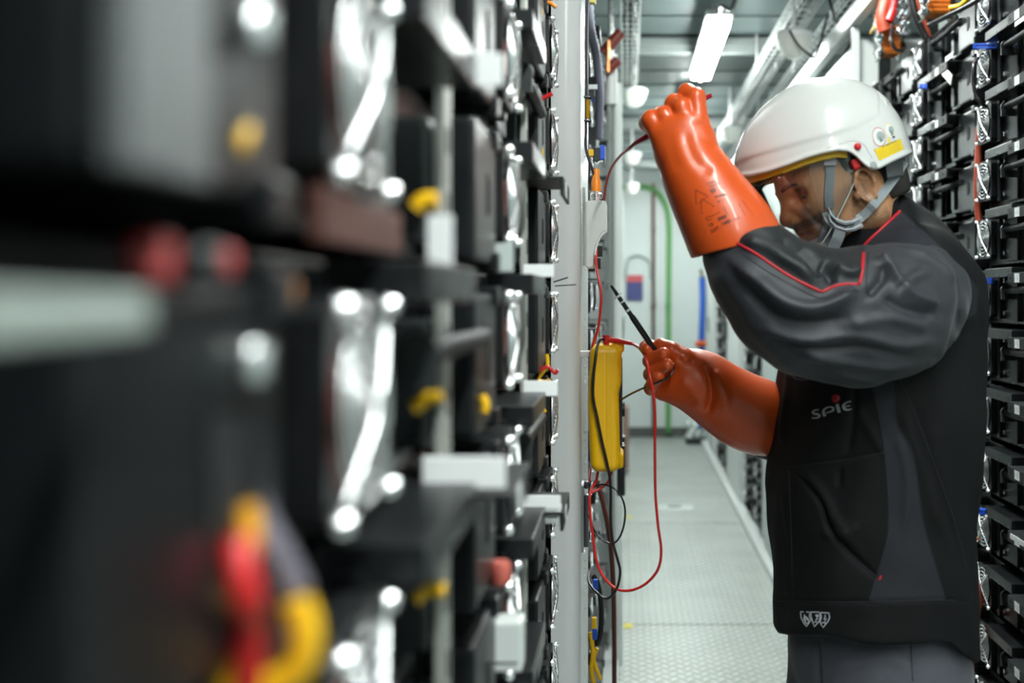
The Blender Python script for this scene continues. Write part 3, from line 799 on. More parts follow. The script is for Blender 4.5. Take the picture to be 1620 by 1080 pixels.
for i, (pts, r, m, lb) in enumerate([
    ([P(1408, -20, 3.3), P(1400, 10, 3.3), P(1396, 30, 3.3), P(1401, 50, 3.3)], 0.022, M_redb, 'thick brick red cable over the wrapped fuse holder'),
    ([P(1416, -10, 3.28), P(1413, 15, 3.28), P(1406, 34, 3.28)], 0.014, M_red, 'short bright red cable beside the brick red one at top'),
    ([P(1440, -20, 3.1), P(1446, 15, 3.1), P(1456, 42, 3.1), P(1466, 62, 3.1)], 0.010, M_blk, 'black cable bending down between the fuse holders'),
    ([P(1452, -20, 3.12), P(1456, 15, 3.12), P(1464, 40, 3.12), P(1470, 60, 3.12)], 0.008, M_redb, 'brick red cable beside the black one between the fuse holders'),
    ([P(1412, 40, 3.25), P(1410, 62, 3.2), P(1417, 78, 3.2), P(1430, 80, 3.2)], 0.005, M_blk, 'thin black cable crossing the wrapped fuse holder'),
    ([P(1504, 12, 2.7), P(1520, 8, 2.65), P(1536, -6, 2.6)], 0.006, M_yellow, 'yellow cable at the top edge beside the fan'),
    ([P(1470, 40, 2.8), P(1500, 25, 2.7), P(1530, 10, 2.62), P(1560, -8, 2.55)], 0.006, M_blk, 'black cable along the top of the nearest right column'),
    ([P(1547, 92, 2.50), P(1541, 105, 2.46), P(1540, 130, 2.46), P(1544, 150, 2.46), P(1552, 163, 2.46), P(1560, 168, 2.48)], 0.0045, M_blk, 'black cable looping beside a fan on the right rack, upper'),
    ([P(1549, 200, 2.62), P(1548, 245, 2.62), P(1546, 300, 2.62), P(1549, 352, 2.62)], 0.0085, M_redb, 'brick red cable behind the right column fans, upper run'),
    ([P(1549, 925, 2.58), P(1541, 985, 2.56), P(1534, 1040, 2.54), P(1529, 1100, 2.52)], 0.011, M_redb, 'brick red cable running down behind the jacket hem'),
    ([P(1567, 525, 2.58), P(1567, 560, 2.6)], 0.012, M_redb, 'short brick red cable piece right of the sleeve'),
    ([P(1398, 45, 3.4), P(1385, 43, 3.5), P(1379, 52, 3.55)], 0.006, M_yellow, 'yellow wire beside the white corner profile')]):
    o = obj('cable', tube(bmesh.new(), catmull(pts, 8), r, 10), m); tag(o, lb, 'cable')
# clear film curtain pieces and blue straps
for (x0, x1, y0, y1, Y, lb) in ((1418, 1438, -15, 58, 3.2, 'crinkled clear plastic film hanging between the fuse holders'), (1384, 1394, 28, 92, 3.5, 'crinkled clear plastic film beside the white corner profile')):
    bm = bmesh.new(); N = 14; g = []
    for i in range(N + 1):
        row = []
        for j in range(8):
            p = P(x0 + (x1 - x0) * j / 7, y0 + (y1 - y0) * i / N, Y); p.y += 0.02 * math.sin(i * 1.7 + j * 2.1); p.x += 0.004 * math.sin(i * 2.9)
            row.append(bm.verts.new(p))
        g.append(row)
    for i in range(N):
        for j in range(7): bm.faces.new((g[i][j], g[i][j + 1], g[i + 1][j + 1], g[i + 1][j]))
    o = obj('plastic_film', bm, M_clear, smooth=True); md = o.modifiers.new('s', 'SOLIDIFY'); md.thickness = 0.0008
    tag(o, lb, 'film')
for (px, py, Y, w, lb) in ((1560, 74, 2.52, 0.055, 'blue strap on the second module of the nearest right column'), (1552, 443, 2.42, 0.050, 'blue strap beside the shoulder on the right rack'),
                           (1545, 807, 2.42, 0.040, 'blue strap on the right rack near the white connector'), (1462, 137, 3.0, 0.020, 'small blue strap end on the middle right column')):
    c = P(px, py, Y); bm = bmesh.new(); box(bm, -w / 2, w / 2, -0.01, 0.01, -0.006, -0.001, bev=0.001); box(bm, -w / 2, w / 2, -0.01, 0.01, 0.001, 0.006, bev=0.001)
    box(bm, -w / 2, -w / 2 + 0.006, -0.01, 0.01, -0.004, 0.004); box(bm, w / 2 - 0.006, w / 2, -0.01, 0.01, -0.004, 0.004)
    o = obj('blue_strap', bm, M_blue); o.location = c; o.rotation_euler = (0, math.radians(6), math.radians(-30)); tag(o, lb, 'strap')
t = thing('wire_connector', 'white wire connector with yellow and red leads by the jacket edge', 'connector')
c = P(1534, 866, 2.40); bm = box(bmesh.new(), -0.009, 0.009, -0.008, 0.008, -0.010, 0.010, bev=0.002)
bmesh.ops.transform(bm, matrix=Matrix.Translation(c) @ Matrix.Rotation(0.5, 4, 'Y'), verts=bm.verts); obj('housing', bm, M_white, t)
for k, (m, d) in enumerate(((M_yellow, 0), (M_red, 4), (M_blk, 8))):
    obj('lead', tube(bmesh.new(), catmull([P(1534, 866, 2.40), P(1538 + d, 856 + d * .3, 2.40), P(1546 + d * .5, 850 + d * .5, 2.45)], 6), 0.0018, 6), m, t)
    obj('lead', tube(bmesh.new(), catmull([P(1533, 872, 2.40), P(1527 + d * .4, 880, 2.40), P(1530 + d, 886, 2.45)], 6), 0.0018, 6), m, t)
for (px, py, Y, w, h, lb) in ((1611, 855, 2.20, 0.030, 0.010, 'white printed tag under a bracket, lower right edge'), (1617, 31, 2.17, 0.026, 0.010, 'white printed tag under the top right bracket'), (1502, 90, 2.65, 0.02, 0.012, 'small white tag left of the upper right fans')):
    c = P(px, py, Y); o = obj('printed_tag', box(bmesh.new(), -0.001, 0.001, -w * 1.5, w * 1.5, -h / 2, h / 2), M_label); o.location = c; tag(o, lb, 'tag')
o = obj('paper_tag', box(bmesh.new(), -0.001, 0.001, -0.05, 0.05, -0.012, 0.012), mat('cream_paper', (0.8, 0.78, 0.65), 0.6)); o.location = P(1497, 117, 2.75); o.rotation_euler = (0.5, 0, 0); tag(o, 'cream paper tag on the rack between two right columns', 'tag')

# ------------------------------------------------------------------ left foreground extras
for i, (px0, px1, py0, py1, Y, m, nm, lb) in enumerate([
    (690, 796, 84, 136, 0.72, M_paper, 'label_card', 'white label card on the big blurred column, upper'),
    (668, 800, 722, 772, 0.72, M_paper, 'label_card', 'white label card on the big blurred column, lower'),
    (676, 716, 340, 430, 0.62, M_paper, 'label_card', 'upright white label card on the big blurred column, middle'),
    (828, 876, 418, 438, 1.30, M_paper, 'label_card', 'white label card on the second blurred column, upper'),
    (828, 882, 602, 626, 1.30, M_paper, 'label_card', 'white label card on the second blurred column, middle'),
    (828, 887, 783, 803, 1.30, M_paper, 'label_card', 'white label card above the small grey box, lower'),
    (780, 812, 385, 430, 0.98, M_cab, 'relay_box', 'small pale box in a black frame on the second blurred column')]):
    c0, c1 = P(px0, py0, Y), P(px1, py1, Y)
    o = obj(nm, box(bmesh.new(), c0.x, c1.x, Y - 0.0012, Y + 0.0012, c1.z, c0.z, bev=0.0008), m); tag(o, lb, 'label card' if 'card' in nm else 'box')
for (px0, px1, py0, py1, Y, lb) in ((765, 826, 984, 1064, 0.97, 'light grey junction box low on the second blurred column'), (842, 887, 802, 829, 1.32, 'light grey junction box under the lowest label card')):
    c0, c1 = P(px0, py0, Y), P(px1, py1, Y)
    t = thing('junction_box', lb, 'box', (0, 0, 0))
    obj('shell', box(bmesh.new(), c0.x, c1.x, Y, Y + 0.03, c1.z, c0.z, bev=0.003), M_cab2, t)
    obj('seam', box(bmesh.new(), c0.x + 0.004, c1.x - 0.004, Y - 0.0006, Y, c1.z + 0.008, c1.z + 0.0095), M_plate, t)
for i, (pts, r, m, lb) in enumerate([
    ([P(345, 262, 0.33), P(358, 240, 0.33), P(372, 222, 0.33), P(380, 200, 0.34)], 0.0045, M_yellow, 'blurred yellow wire loop in the upper left foreground'),
    ([P(384, 800, 0.33), P(392, 850, 0.33), P(382, 900, 0.33), P(392, 960, 0.33), P(388, 1020, 0.33), P(380, 1100, 0.33)], 0.0042, mat('amber_insulation', (0.8, 0.36, 0.01), 0.35), 'blurred amber wire in the lower left foreground'),
    ([P(378, 862, 0.315), P(382, 900, 0.310), P(392, 950, 0.310), P(396, 985, 0.32), P(392, 1090, 0.325)], 0.0044, M_red, 'blurred red wire in the lower left foreground'),
    ([P(340, 940, 0.33), P(352, 1000, 0.33), P(360, 1100, 0.33)], 0.004, M_yellow, 'blurred yellow wire at the very bottom left'),
    ([P(470, 950, 0.34), P(484, 1000, 0.34), P(476, 1050, 0.34), P(440, 1080, 0.34), P(405, 1085, 0.34)], 0.0048, M_yellow, 'thick blurred yellow wire loop in the lower left foreground'),
    ([P(340, 620, 0.34), P(372, 700, 0.34), P(400, 800, 0.35), P(440, 880, 0.35), P(470, 940, 0.35)], 0.0052, mat('grey_violet_cable', (0.12, 0.11, 0.14), 0.4), 'blurred grey diagonal cable in the lower left foreground'),
    ([P(655, 645, 0.62), P(675, 630, 0.62), P(697, 622, 0.62)], 0.0042, M_yellow, 'blurred yellow wire end left of the middle label card'),
    ([P(658, 330, 0.62), P(670, 318, 0.62), P(692, 316, 0.62)], 0.0048, M_yellow, 'blurred yellow wire end above the upright label card'),
    ([P(658, 948, 0.62), P(676, 932, 0.62), P(704, 934, 0.62)], 0.0042, M_yellow, 'blurred yellow wire end in the lower big column'),
    ([P(851, 5, 1.5), P(856, 18, 1.5), P(853, 30, 1.5)], 0.0028, M_yellow, 'yellow wire at the top of the column beside the post'),
    ([P(853, 7, 1.55), P(868, 4, 1.55), P(880, 12, 1.55)], 0.0028, M_orange, 'orange wire at the top of the column beside the post'),
    ([P(852, 228, 1.5), P(857, 240, 1.5), P(853, 250, 1.5)], 0.0028, M_yellow, 'short yellow wire in the upper column beside the post'),
    ([P(865, 560, 1.5), P(866, 578, 1.5), P(856, 592, 1.5), P(851, 600, 1.5), P(862, 604, 1.5), P(870, 600, 1.5)], 0.0028, M_yellow, 'tangled yellow wire above the white label card beside the post'),
    ([P(852, 588, 1.49), P(866, 580, 1.49), P(878, 590, 1.49), P(882, 584, 1.49)], 0.0025, M_red, 'thin red wire over the tangled yellow wire beside the post'),
    ([P(855, 622, 1.5), P(858, 640, 1.5), P(862, 652, 1.5)], 0.0028, M_yellow, 'yellow wire below the white label card beside the post'),
    ([P(858, 156, 1.5), P(866, 152, 1.5), P(874, 148, 1.5)], 0.003, M_red, 'small red wire beside the post in the upper part'),
    ([P(762, 625, 0.85), P(768, 640, 0.85), P(766, 652, 0.85)], 0.0035, M_yellow, 'small yellow wire right of the big column')]):
    o = obj('wire', tube(bmesh.new(), catmull(pts, 8), r, 10), m); tag(o, lb, 'wire')
for (px, py, Y, r, m, lb) in ((240, 412, 0.27, 0.0055, mat('dull_red_cap', (0.42, 0.06, 0.06), 0.45), 'large blurred red terminal cap in the left foreground'), (352, 414, 0.31, 0.0038, mat('dull_red_cap', (0.42, 0.06, 0.06), 0.45), 'smaller blurred red terminal cap in the left foreground'),
                              (322, 418, 0.29, 0.0050, M_plate, 'blurred grey terminal stud between the red caps'), (452, 463, 0.37, 0.0042, mat('copper', (0.8, 0.35, 0.15), 0.3, 0.9), 'blurred copper stud right of the red caps'),
                              (402, 45, 0.33, 0.0055, M_chrome, 'silver stud added as a blurred highlight at the top of the left foreground'), (398, 572, 0.33, 0.0055, M_chrome, 'silver stud added as a blurred highlight in the middle of the left foreground'),  # both silver studs are added to stand in for bright highlights
                              (790, 905, 0.95, 0.010, M_salmon, 'small salmon plug on the second blurred column'), (558, 1068, 0.6, 0.006, M_zinc, 'blurred zinc stud at the bottom of the big column')):
    c = P(px, py, Y); bm = bmesh.new(); lathe(bm, [(0, -r), (r * .8, -r), (r, -r * .7), (r, r * .7), (r * .8, r), (0, r)], Matrix.Translation(c), n=16)
    o = obj('stud', bm, m, smooth=40); tag(o, lb, 'stud')
for (px0, px1, py0, py1, Y, X, m, nm, lb) in ((-40, 240, 466, 522, None, -0.100, mat('pale_green_metal', (0.40, 0.45, 0.42), 0.4, 0.2), 'pale_ledge', 'pale blurred metal ledge at the left edge of the picture'),
                                             (205, 335, -60, 262, None, -0.104, mat('grey_cover_plate', (0.15, 0.16, 0.165), 0.4, 0.3), 'cover_plate', 'blurred grey vertical cover plate at the upper left')):
    Ya = X * F / (px0 - CX); Yb2 = X * F / (px1 - CX)
    zt, zb = P(0, py0, Yb2).z, P(0, py1, Ya if nm != 'pale_ledge' else Yb2).z
    o = obj(nm, box(bmesh.new(), X - 0.006, X, Ya, Yb2, zb, zt, bev=0.001), m); tag(o, lb, 'ledge' if 'ledge' in nm else 'plate')
# ------------------------------------------------------------------ signed-distance modelling kit
class Grid:
    def __init__(s, x0, x1, y0, y1, z0, z1, res):
        f = lambda a, b: np.arange(a, b + res, res, dtype=np.float32)
        s.xs, s.ys, s.zs = f(x0, x1), f(y0, y1), f(z0, z1)
        s.X, s.Y, s.Z = s.xs[:, None, None], s.ys[None, :, None], s.zs[None, None, :]
        s.shape = (len(s.xs), len(s.ys), len(s.zs))

def smin(a, b, k):
    h = np.clip(0.5 + 0.5 * (b - a) / k, 0, 1)
    return b + (a - b) * h - k * h * (1 - h)
def smax(a, b, k): return -smin(-a, -b, k)
def rcone(g, a, b, ra, rb):
    """tapered capsule"""
    ax, ay, az = a; bx, by, bz = b
    dx, dy, dz = bx - ax, by - ay, bz - az
    L = dx * dx + dy * dy + dz * dz + 1e-12
    t = np.clip(((g[0] - ax) * dx + (g[1] - ay) * dy + (g[2] - az) * dz) / L, 0, 1)
    return np.sqrt((g[0] - ax - t * dx) ** 2 + (g[1] - ay - t * dy) ** 2 + (g[2] - az - t * dz) ** 2) - (ra + (rb - ra) * t)
def chain(g, pts, k=0.01, d=None):
    for a, b in zip(pts, pts[1:]):
        e = rcone(g, a[:3], b[:3], a[3], b[3])
        d = e if d is None else smin(d, e, k)
    return d
def ell(g, c, r):
    px, py, pz = g[0] - c[0], g[1] - c[1], g[2] - c[2]
    k0 = np.sqrt((px / r[0]) ** 2 + (py / r[1]) ** 2 + (pz / r[2]) ** 2)
    k1 = np.sqrt((px / r[0] ** 2) ** 2 + (py / r[1] ** 2) ** 2 + (pz / r[2] ** 2) ** 2) + 1e-9
    return k0 * (k0 - 1) / k1

def surfnets(gr, d):
    d = np.ascontiguousarray(np.broadcast_to(d, gr.shape)).astype(np.float32).copy()
    for sl in ((0,), (-1,)):                      # close the surface at the grid border
        d[sl[0], :, :] = np.maximum(d[sl[0], :, :], 1e-3); d[:, sl[0], :] = np.maximum(d[:, sl[0], :], 1e-3); d[:, :, sl[0]] = np.maximum(d[:, :, sl[0]], 1e-3)
    ins = d < 0
    nx, ny, nz = d.shape
    cnt = np.zeros((nx - 1, ny - 1, nz - 1), np.int8)
    for i in (0, 1):
        for j in (0, 1):
            for k in (0, 1):
                cnt += ins[i:nx - 1 + i, j:ny - 1 + j, k:nz - 1 + k]
    act = (cnt > 0) & (cnt < 8)
    ii, jj, kk = np.nonzero(act)
    idx = -np.ones(act.shape, np.int64); idx[ii, jj, kk] = np.arange(len(ii))
    acc = np.zeros((len(ii), 3)); n = np.zeros(len(ii))
    corners = [(0, 0, 0), (1, 0, 0), (0, 1, 0), (1, 1, 0), (0, 0, 1), (1, 0, 1), (0, 1, 1), (1, 1, 1)]
    val = [d[ii + a, jj + b, kk + c] for a, b, c in corners]
    for p in range(8):
        for q in range(p + 1, 8):
            cp, cq = np.array(corners[p]), np.array(corners[q])
            if abs(cp - cq).sum() != 1: continue
            va, vb = val[p], val[q]
            m = (va < 0) != (vb < 0)
            t = np.where(m, va / (va - vb + 1e-20), 0)
            acc += np.where(m[:, None], cp + t[:, None] * (cq - cp), 0); n += m
    acc /= n[:, None]
    V = np.stack([np.interp(ii + acc[:, 0], np.arange(nx), gr.xs), np.interp(jj + acc[:, 1], np.arange(ny), gr.ys), np.interp(kk + acc[:, 2], np.arange(nz), gr.zs)], 1)
    Fs = []
    for ax in range(3):
        a = [slice(None)] * 3; b = [slice(None)] * 3
        a[ax] = slice(0, -1); b[ax] = slice(1, None)
        s0, s1 = ins[tuple(a)], ins[tuple(b)]
        e = np.nonzero(s0 != s1)
        o = [x for x in range(3) if x != ax]
        ok = (e[o[0]] > 0) & (e[o[0]] < d.shape[o[0]] - 1) & (e[o[1]] > 0) & (e[o[1]] < d.shape[o[1]] - 1)
        e = [x[ok] for x in e]
        def at(du, dv):
            q = [x.copy() for x in e]; q[o[0]] = q[o[0]] - du; q[o[1]] = q[o[1]] - dv
            return idx[q[0], q[1], q[2]]
        quad = np.stack([at(1, 1), at(0, 1), at(0, 0), at(1, 0)], 1)
        flip = s0[tuple(e)] ^ (ax == 1)
        quad[~flip] = quad[~flip][:, ::-1]
        Fs.append(quad)
    return V, np.concatenate(Fs)

def relax(V, Fq, it=2, lam=0.5):
    E = np.concatenate([Fq[:, [0, 1]], Fq[:, [1, 2]], Fq[:, [2, 3]], Fq[:, [3, 0]]])
    for _ in range(it):
        s = np.zeros_like(V); c = np.zeros(len(V))
        for a, b in ((0, 1), (1, 0)):
            for k in range(3): s[:, k] += np.bincount(E[:, a], V[E[:, b], k], len(V))
            c += np.bincount(E[:, a], minlength=len(V))
        V = V + lam * (s / np.maximum(c, 1)[:, None] - V)
    return V
def normals(V, Fq):
    n = np.cross(V[Fq[:, 2]] - V[Fq[:, 0]], V[Fq[:, 3]] - V[Fq[:, 1]])
    N = np.zeros_like(V)
    for i in range(4):
        for k in range(3): N[:, k] += np.bincount(Fq[:, i], n[:, k], len(V))
    return N / (np.linalg.norm(N, axis=1)[:, None] + 1e-12)
def mesh_from(name, V, Fq):
    me = bpy.data.meshes.new(name)
    me.vertices.add(len(V)); me.vertices.foreach_set('co', V.astype(np.float32).ravel())
    me.loops.add(Fq.size); me.loops.foreach_set('vertex_index', Fq.astype(np.int32).ravel())
    me.polygons.add(len(Fq)); me.polygons.foreach_set('loop_start', np.arange(0, Fq.size, 4, dtype=np.int32))
    try: me.polygons.foreach_set('loop_total', np.full(len(Fq), 4, np.int32))
    except Exception: pass
    me.update(calc_edges=True); me.validate()
    me.polygons.foreach_set('use_smooth', np.ones(len(me.polygons), bool))
    return me
def to_px(V): return CX + F * V[:, 0] / V[:, 1], CY - F * (V[:, 2] - H) / V[:, 1]
def dpoly(px, py, poly, closed=False):
    d = np.full(len(px), 1e9); t_at = np.zeros(len(px))
    n = len(poly)
    for i in range(n if closed else n - 1):
        (x0, y0), (x1, y1) = poly[i], poly[(i + 1) % n]
        L = (x1 - x0) ** 2 + (y1 - y0) ** 2 + 1e-9
        t = np.clip(((px - x0) * (x1 - x0) + (py - y0) * (y1 - y0)) / L, 0, 1)
        e = np.hypot(px - x0 - t * (x1 - x0), py - y0 - t * (y1 - y0))
        t_at = np.where(e < d, (i + t) / (n - 1 if not closed else n), t_at); d = np.minimum(d, e)
    return d, t_at
def inside(px, py, poly):
    r = np.zeros(len(px), bool); n = len(poly)
    for i in range(n):
        (x0, y0), (x1, y1) = poly[i], poly[(i + 1) % n]
        r ^= ((y0 > py) != (y1 > py)) & (px < (x1 - x0) * (py - y0) / ((y1 - y0) if abs(y1 - y0) > 1e-9 else 1e-9) + x0)
    return r
def folds(V, Fq, fl, ymax, gain=1.25):
    """cloth folds: lines along which the near side of the cloth is raised or sunk"""
    N = normals(V, Fq)
    px, py = to_px(V)
    disp = np.zeros(len(V))
    for poly, w, amp in fl:
        poly = [(p.x, p.y) for p in catmull([(a, b, 0) for a, b in poly], 4)] if len(poly) > 2 else poly
        d, t = dpoly(px, py, poly)
        disp += gain * amp * np.exp(-(d / w) ** 2) * np.clip(np.sin(np.pi * np.clip(t * 0.94 + 0.03, 0, 1)) * 1.8, 0, 1)
    disp *= np.clip((ymax - V[:, 1]) / 0.03, 0, 1)
    return V + N * disp[:, None]
def panel_attr(me, V, polys, ymax):
    px, py = to_px(V); best = np.full(len(V), -100.0)
    for poly in polys:
        d, _ = dpoly(px, py, poly, True)
        best = np.maximum(best, np.where(inside(px, py, poly), d, -d))
    best = np.where(V[:, 1] > ymax, -100, best)
    a = me.attributes.new('panel', 'FLOAT', 'POINT'); a.data.foreach_set('value', best.astype(np.float32))
def cloth_mat(name, c0, c1=None, rough=0.75, bump=0.35, sheen=0.25, width=0.6, spec=0.4):
    m = mat(name, c0, rough, noise=0.12, nscale=60, sheen=sheen, spec=spec)
    nt = m.node_tree; b = nt.nodes['Principled BSDF']; L = nt.links
    b.inputs['Sheen Roughness'].default_value = 0.4
    tc = nt.nodes.new('ShaderNodeTexCoord')
    w = nt.nodes.new('ShaderNodeTexWave'); w.inputs['Scale'].default_value = 420; w.bands_direction = 'DIAGONAL'; w.inputs['Distortion'].default_value = 1.5
    n = nt.nodes.new('ShaderNodeTexNoise'); n.inputs['Scale'].default_value = 22; n.inputs['Detail'].default_value = 6
    L.new(tc.outputs['Object'], w.inputs['Vector']); L.new(tc.outputs['Object'], n.inputs['Vector'])
    b1 = nt.nodes.new('ShaderNodeBump'); b1.inputs['Strength'].default_value = bump * 0.5; b1.inputs['Distance'].default_value = 0.0006
    b2 = nt.nodes.new('ShaderNodeBump'); b2.inputs['Strength'].default_value = bump; b2.inputs['Distance'].default_value = 0.006
    L.new(w.outputs['Fac'], b1.inputs['Height']); L.new(n.outputs['Fac'], b2.inputs['Height']); L.new(b2.outputs[0], b1.inputs['Normal']); L.new(b1.outputs[0], b.inputs['Normal'])
    if c1:
        at = nt.nodes.new('ShaderNodeAttribute'); at.attribute_name = 'panel'
        r = nt.nodes.new('ShaderNodeMapRange'); r.inputs['From Min'].default_value = -width; r.inputs['From Max'].default_value = width
        L.new(at.outputs['Fac'], r.inputs['Value'])
        src = b.inputs['Base Color'].links[0].from_socket
        mx = nt.nodes.new('ShaderNodeMix'); mx.data_type = 'RGBA'
        L.new(r.outputs[0], mx.inputs['Factor']); L.new(src, mx.inputs[6]); mx.inputs[7].default_value = (*c1, 1)
        L.new(mx.outputs[2], b.inputs['Base Color'])
    return m
ORIGIN = Vector((0, 0, H))
def bvh_of(me): return BVHTree.FromPolygons([v.co.copy() for v in me.vertices], [tuple(p.vertices) for p in me.polygons])
def on(tree, px, py, off=0.0004, fallback=None):
    d = (P(px, py, 1.0) - ORIGIN).normalized()
    trees = tree if isinstance(tree, (list, tuple)) else [tree]
    best = None
    for t in trees:
        h = t.ray_cast(ORIGIN, d)
        if h[0] is not None and (best is None or h[3] < best[3]): best = h
    if best is None: return P(px, py, fallback) if fallback else None
    return best[0] - d * off
def surf_line(tree, pts, r, off=0.0, step=3.0, fallback=None, n=6):
    """thin cord laid on a surface along a line"""
    q = []
    for (x0, y0), (x1, y1) in zip(pts, pts[1:]):
        k = max(1, int(math.hypot(x1 - x0, y1 - y0) / step))
        q += [(x0 + (x1 - x0) * i / k, y0 + (y1 - y0) * i / k) for i in range(k)]
    q.append(pts[-1])
    w = [on(tree, a, b, off, fallback) for a, b in q]
    w = [p for p in w if p is not None]
    bm = bmesh.new()
    if len(w) > 1:
        w = [(w[max(i - 1, 0)] + w[i] * 2 + w[min(i + 1, len(w) - 1)]) / 4 for i in range(len(w))]
        tube(bm, w, r, n)
    return bm
def curve2(pts, per=6): return [(p.x, p.y) for p in catmull([(a, b, 0) for a, b in pts], per)]
def stroke(bm, tree, pts, w, off=0.0006, smooth=True):
    """flat printed stroke, w in pixels (number or list)"""
    ws = w if isinstance(w, (list, tuple)) else [w] * len(pts)
    q = [(p.x, p.y, p.z) for p in catmull([(a, b, c) for (a, b), c in zip(pts, ws)], 6)] if smooth and len(pts) > 2 else [(a, b, c) for (a, b), c in zip(pts, ws)]
    prev = None
    for i, (x, y, ww) in enumerate(q):
        x0, y0, _ = q[max(i - 1, 0)]; x1, y1, _ = q[min(i + 1, len(q) - 1)]
        L = math.hypot(x1 - x0, y1 - y0) + 1e-9; nx, ny = -(y1 - y0) / L, (x1 - x0) / L
        a, b = on(tree, x + nx * ww / 2, y + ny * ww / 2, off), on(tree, x - nx * ww / 2, y - ny * ww / 2, off)
        if a is None or b is None: prev = None; continue
        cur = (bm.verts.new(a), bm.verts.new(b))
        if prev: bm.faces.new((prev[0], prev[1], cur[1], cur[0]))
        prev = cur
def patch(tree, quad, nx=8, ny=6, off=0.0005):
    bm = bmesh.new(); g = []
    (ax, ay), (bx, by), (cx, cy), (dx, dy) = quad
    for j in range(ny + 1):
        v = j / ny; row = []
        for i in range(nx + 1):
            u = i / nx
            x = (ax * (1 - u) + bx * u) * (1 - v) + (dx * (1 - u) + cx * u) * v
            y = (ay * (1 - u) + by * u) * (1 - v) + (dy * (1 - u) + cy * u) * v
            p = on(tree, x, y, off); row.append(bm.verts.new(p) if p else None)
        g.append(row)
    for j in range(ny):
        for i in range(nx):
            q = (g[j][i], g[j][i + 1], g[j + 1][i + 1], g[j + 1][i])
            if all(q): bm.faces.new(q)
    return bm
def disc(tree, cx, cy, rx, ry, rot=0.0, off=0.0005, rings=3, n=24, bm=None, r0=0.0):
    bm = bm or bmesh.new(); rs = []
    for k in range(rings + 1):
        f = r0 + (1 - r0) * k / rings
        rs.append([bm.verts.new(on(tree, cx + f * (rx * math.cos(a) * math.cos(rot) - ry * math.sin(a) * math.sin(rot)), cy + f * (rx * math.cos(a) * math.sin(rot) + ry * math.sin(a) * math.cos(rot)), off, 1.6)) for a in [2 * math.pi * i / n for i in range(n)]] if f > 0 else None)
    c = bm.verts.new(on(tree, cx, cy, off, 1.6)) if r0 == 0 else None
    for k in range(rings):
        for i in range(n):
            if rs[k] is None: bm.faces.new((c, rs[1][i], rs[1][(i + 1) % n]))
            else: bm.faces.new((rs[k][i], rs[k][(i + 1) % n], rs[k + 1][(i + 1) % n], rs[k + 1][i]))
    return bm
def text_on(tree, s, x, y, ux, uy, vx, vy, off=0.0006, bold=0.0):
    """lettering laid on a surface: (ux,uy) pixel step of one em along the line, (vx,vy) one em up"""
    cu = bpy.data.curves.new('t', 'FONT'); cu.body = s; cu.size = 1.0; cu.offset = bold; cu.resolution_u = 2
    o = bpy.data.objects.new('t', cu); C.objects.link(o)
    dg = bpy.context.evaluated_depsgraph_get(); me = bpy.data.meshes.new_from_object(o.evaluated_get(dg))
    bm = bmesh.new(); bm.from_mesh(me)
    bpy.data.objects.remove(o); bpy.data.curves.remove(cu); bpy.data.meshes.remove(me)
    for v in bm.verts:
        p = on(tree, x + v.co.x * ux + v.co.y * vx, y + v.co.x * uy + v.co.y * vy, off)
        v.co = p if p else P(x, y, 1.7)
    return bm
# ------------------------------------------------------------------ the worker
def W(px, py, Y, r):
    p = P(px, py, Y); return (p.x, p.y, p.z, r)
person = thing('person', 'person in dark work jacket, white helmet and orange gloves reaching towards the left rack', 'person', (0.40, 1.68, 0))

# head frame
HO = P(1349, 270, 1.64); TH = math.radians(24)
hf = Vector((-math.cos(TH), 0, -math.sin(TH))); hu = Vector((-math.sin(TH), 0, math.cos(TH)))
YAW = math.radians(7)
def h2w(x, y, z):
    x, y = x * math.cos(YAW) - y * math.sin(YAW) * 1.0, x * math.sin(YAW) + y * math.cos(YAW)
    return HO + hf * x + Vector((0, -1, 0)) * y + hu * z
def head_coords(g):
    dx, dy, dz = g.X - HO.x, g.Y - HO.y, g.Z - HO.z
    x = dx * hf.x + dz * hf.z; z = dx * hu.x + dz * hu.z; y = -dy
    return (x * math.cos(YAW) + y * math.sin(YAW), -x * math.sin(YAW) + y * math.cos(YAW), z)

g = Grid(0.20, 0.53, 1.50, 1.80, 1.16, 1.68, 0.0021)
x, y, z = head_coords(g); ay = np.abs(y); hl = (x, ay, z)
d = ell((x, y, z), (0.020, 0, 0.028), (0.094, 0.078, 0.098))
d = smin(d, ell((x, y, z), (0.052, 0, -0.025), (0.060, 0.062, 0.078)), 0.03)
d = smin(d, rcone(hl, (0.018, 0.050, -0.070), (0.090, 0.014, -0.088), 0.019, 0.019), 0.03)
d = smin(d, rcone(hl, (0.010, 0.056, -0.030), (0.018, 0.052, -0.070), 0.018, 0.018), 0.02)
d = smin(d, ell(hl, (0.070, 0.045, -0.022), (0.030, 0.020, 0.017)), 0.02)
d = smin(d, rcone(hl, (0.1075, 0.004, 0.012), (0.086, 0.046, 0.010), 0.0095, 0.008), 0.012)
d = smin(d, rcone(hl, (0.108, 0, 0.004), (0.1225, 0, -0.024), 0.0072, 0.0092), 0.010)
d = smin(d, ell((x, y, z), (0.1220, 0, -0.0285), (0.0105, 0.011, 0.0095)), 0.006)
d = smin(d, ell(hl, (0.1125, 0.0125, -0.0335), (0.0120, 0.0070, 0.0085)), 0.005)
d = smin(d, rcone(hl, (0.1075, 0, -0.044), (0.094, 0.022, -0.047), 0.010, 0.008), 0.010)
d = smin(d, rcone(hl, (0.1120, 0, -0.0515), (0.096, 0.023, -0.0555), 0.0058, 0.004), 0.004)
d = smin(d, rcone(hl, (0.1105, 0, -0.0615), (0.095, 0.021, -0.0590), 0.0065, 0.004), 0.004)
d = smin(d, ell((x, y, z), (0.098, 0, -0.083), (0.018, 0.020, 0.016)), 0.014)
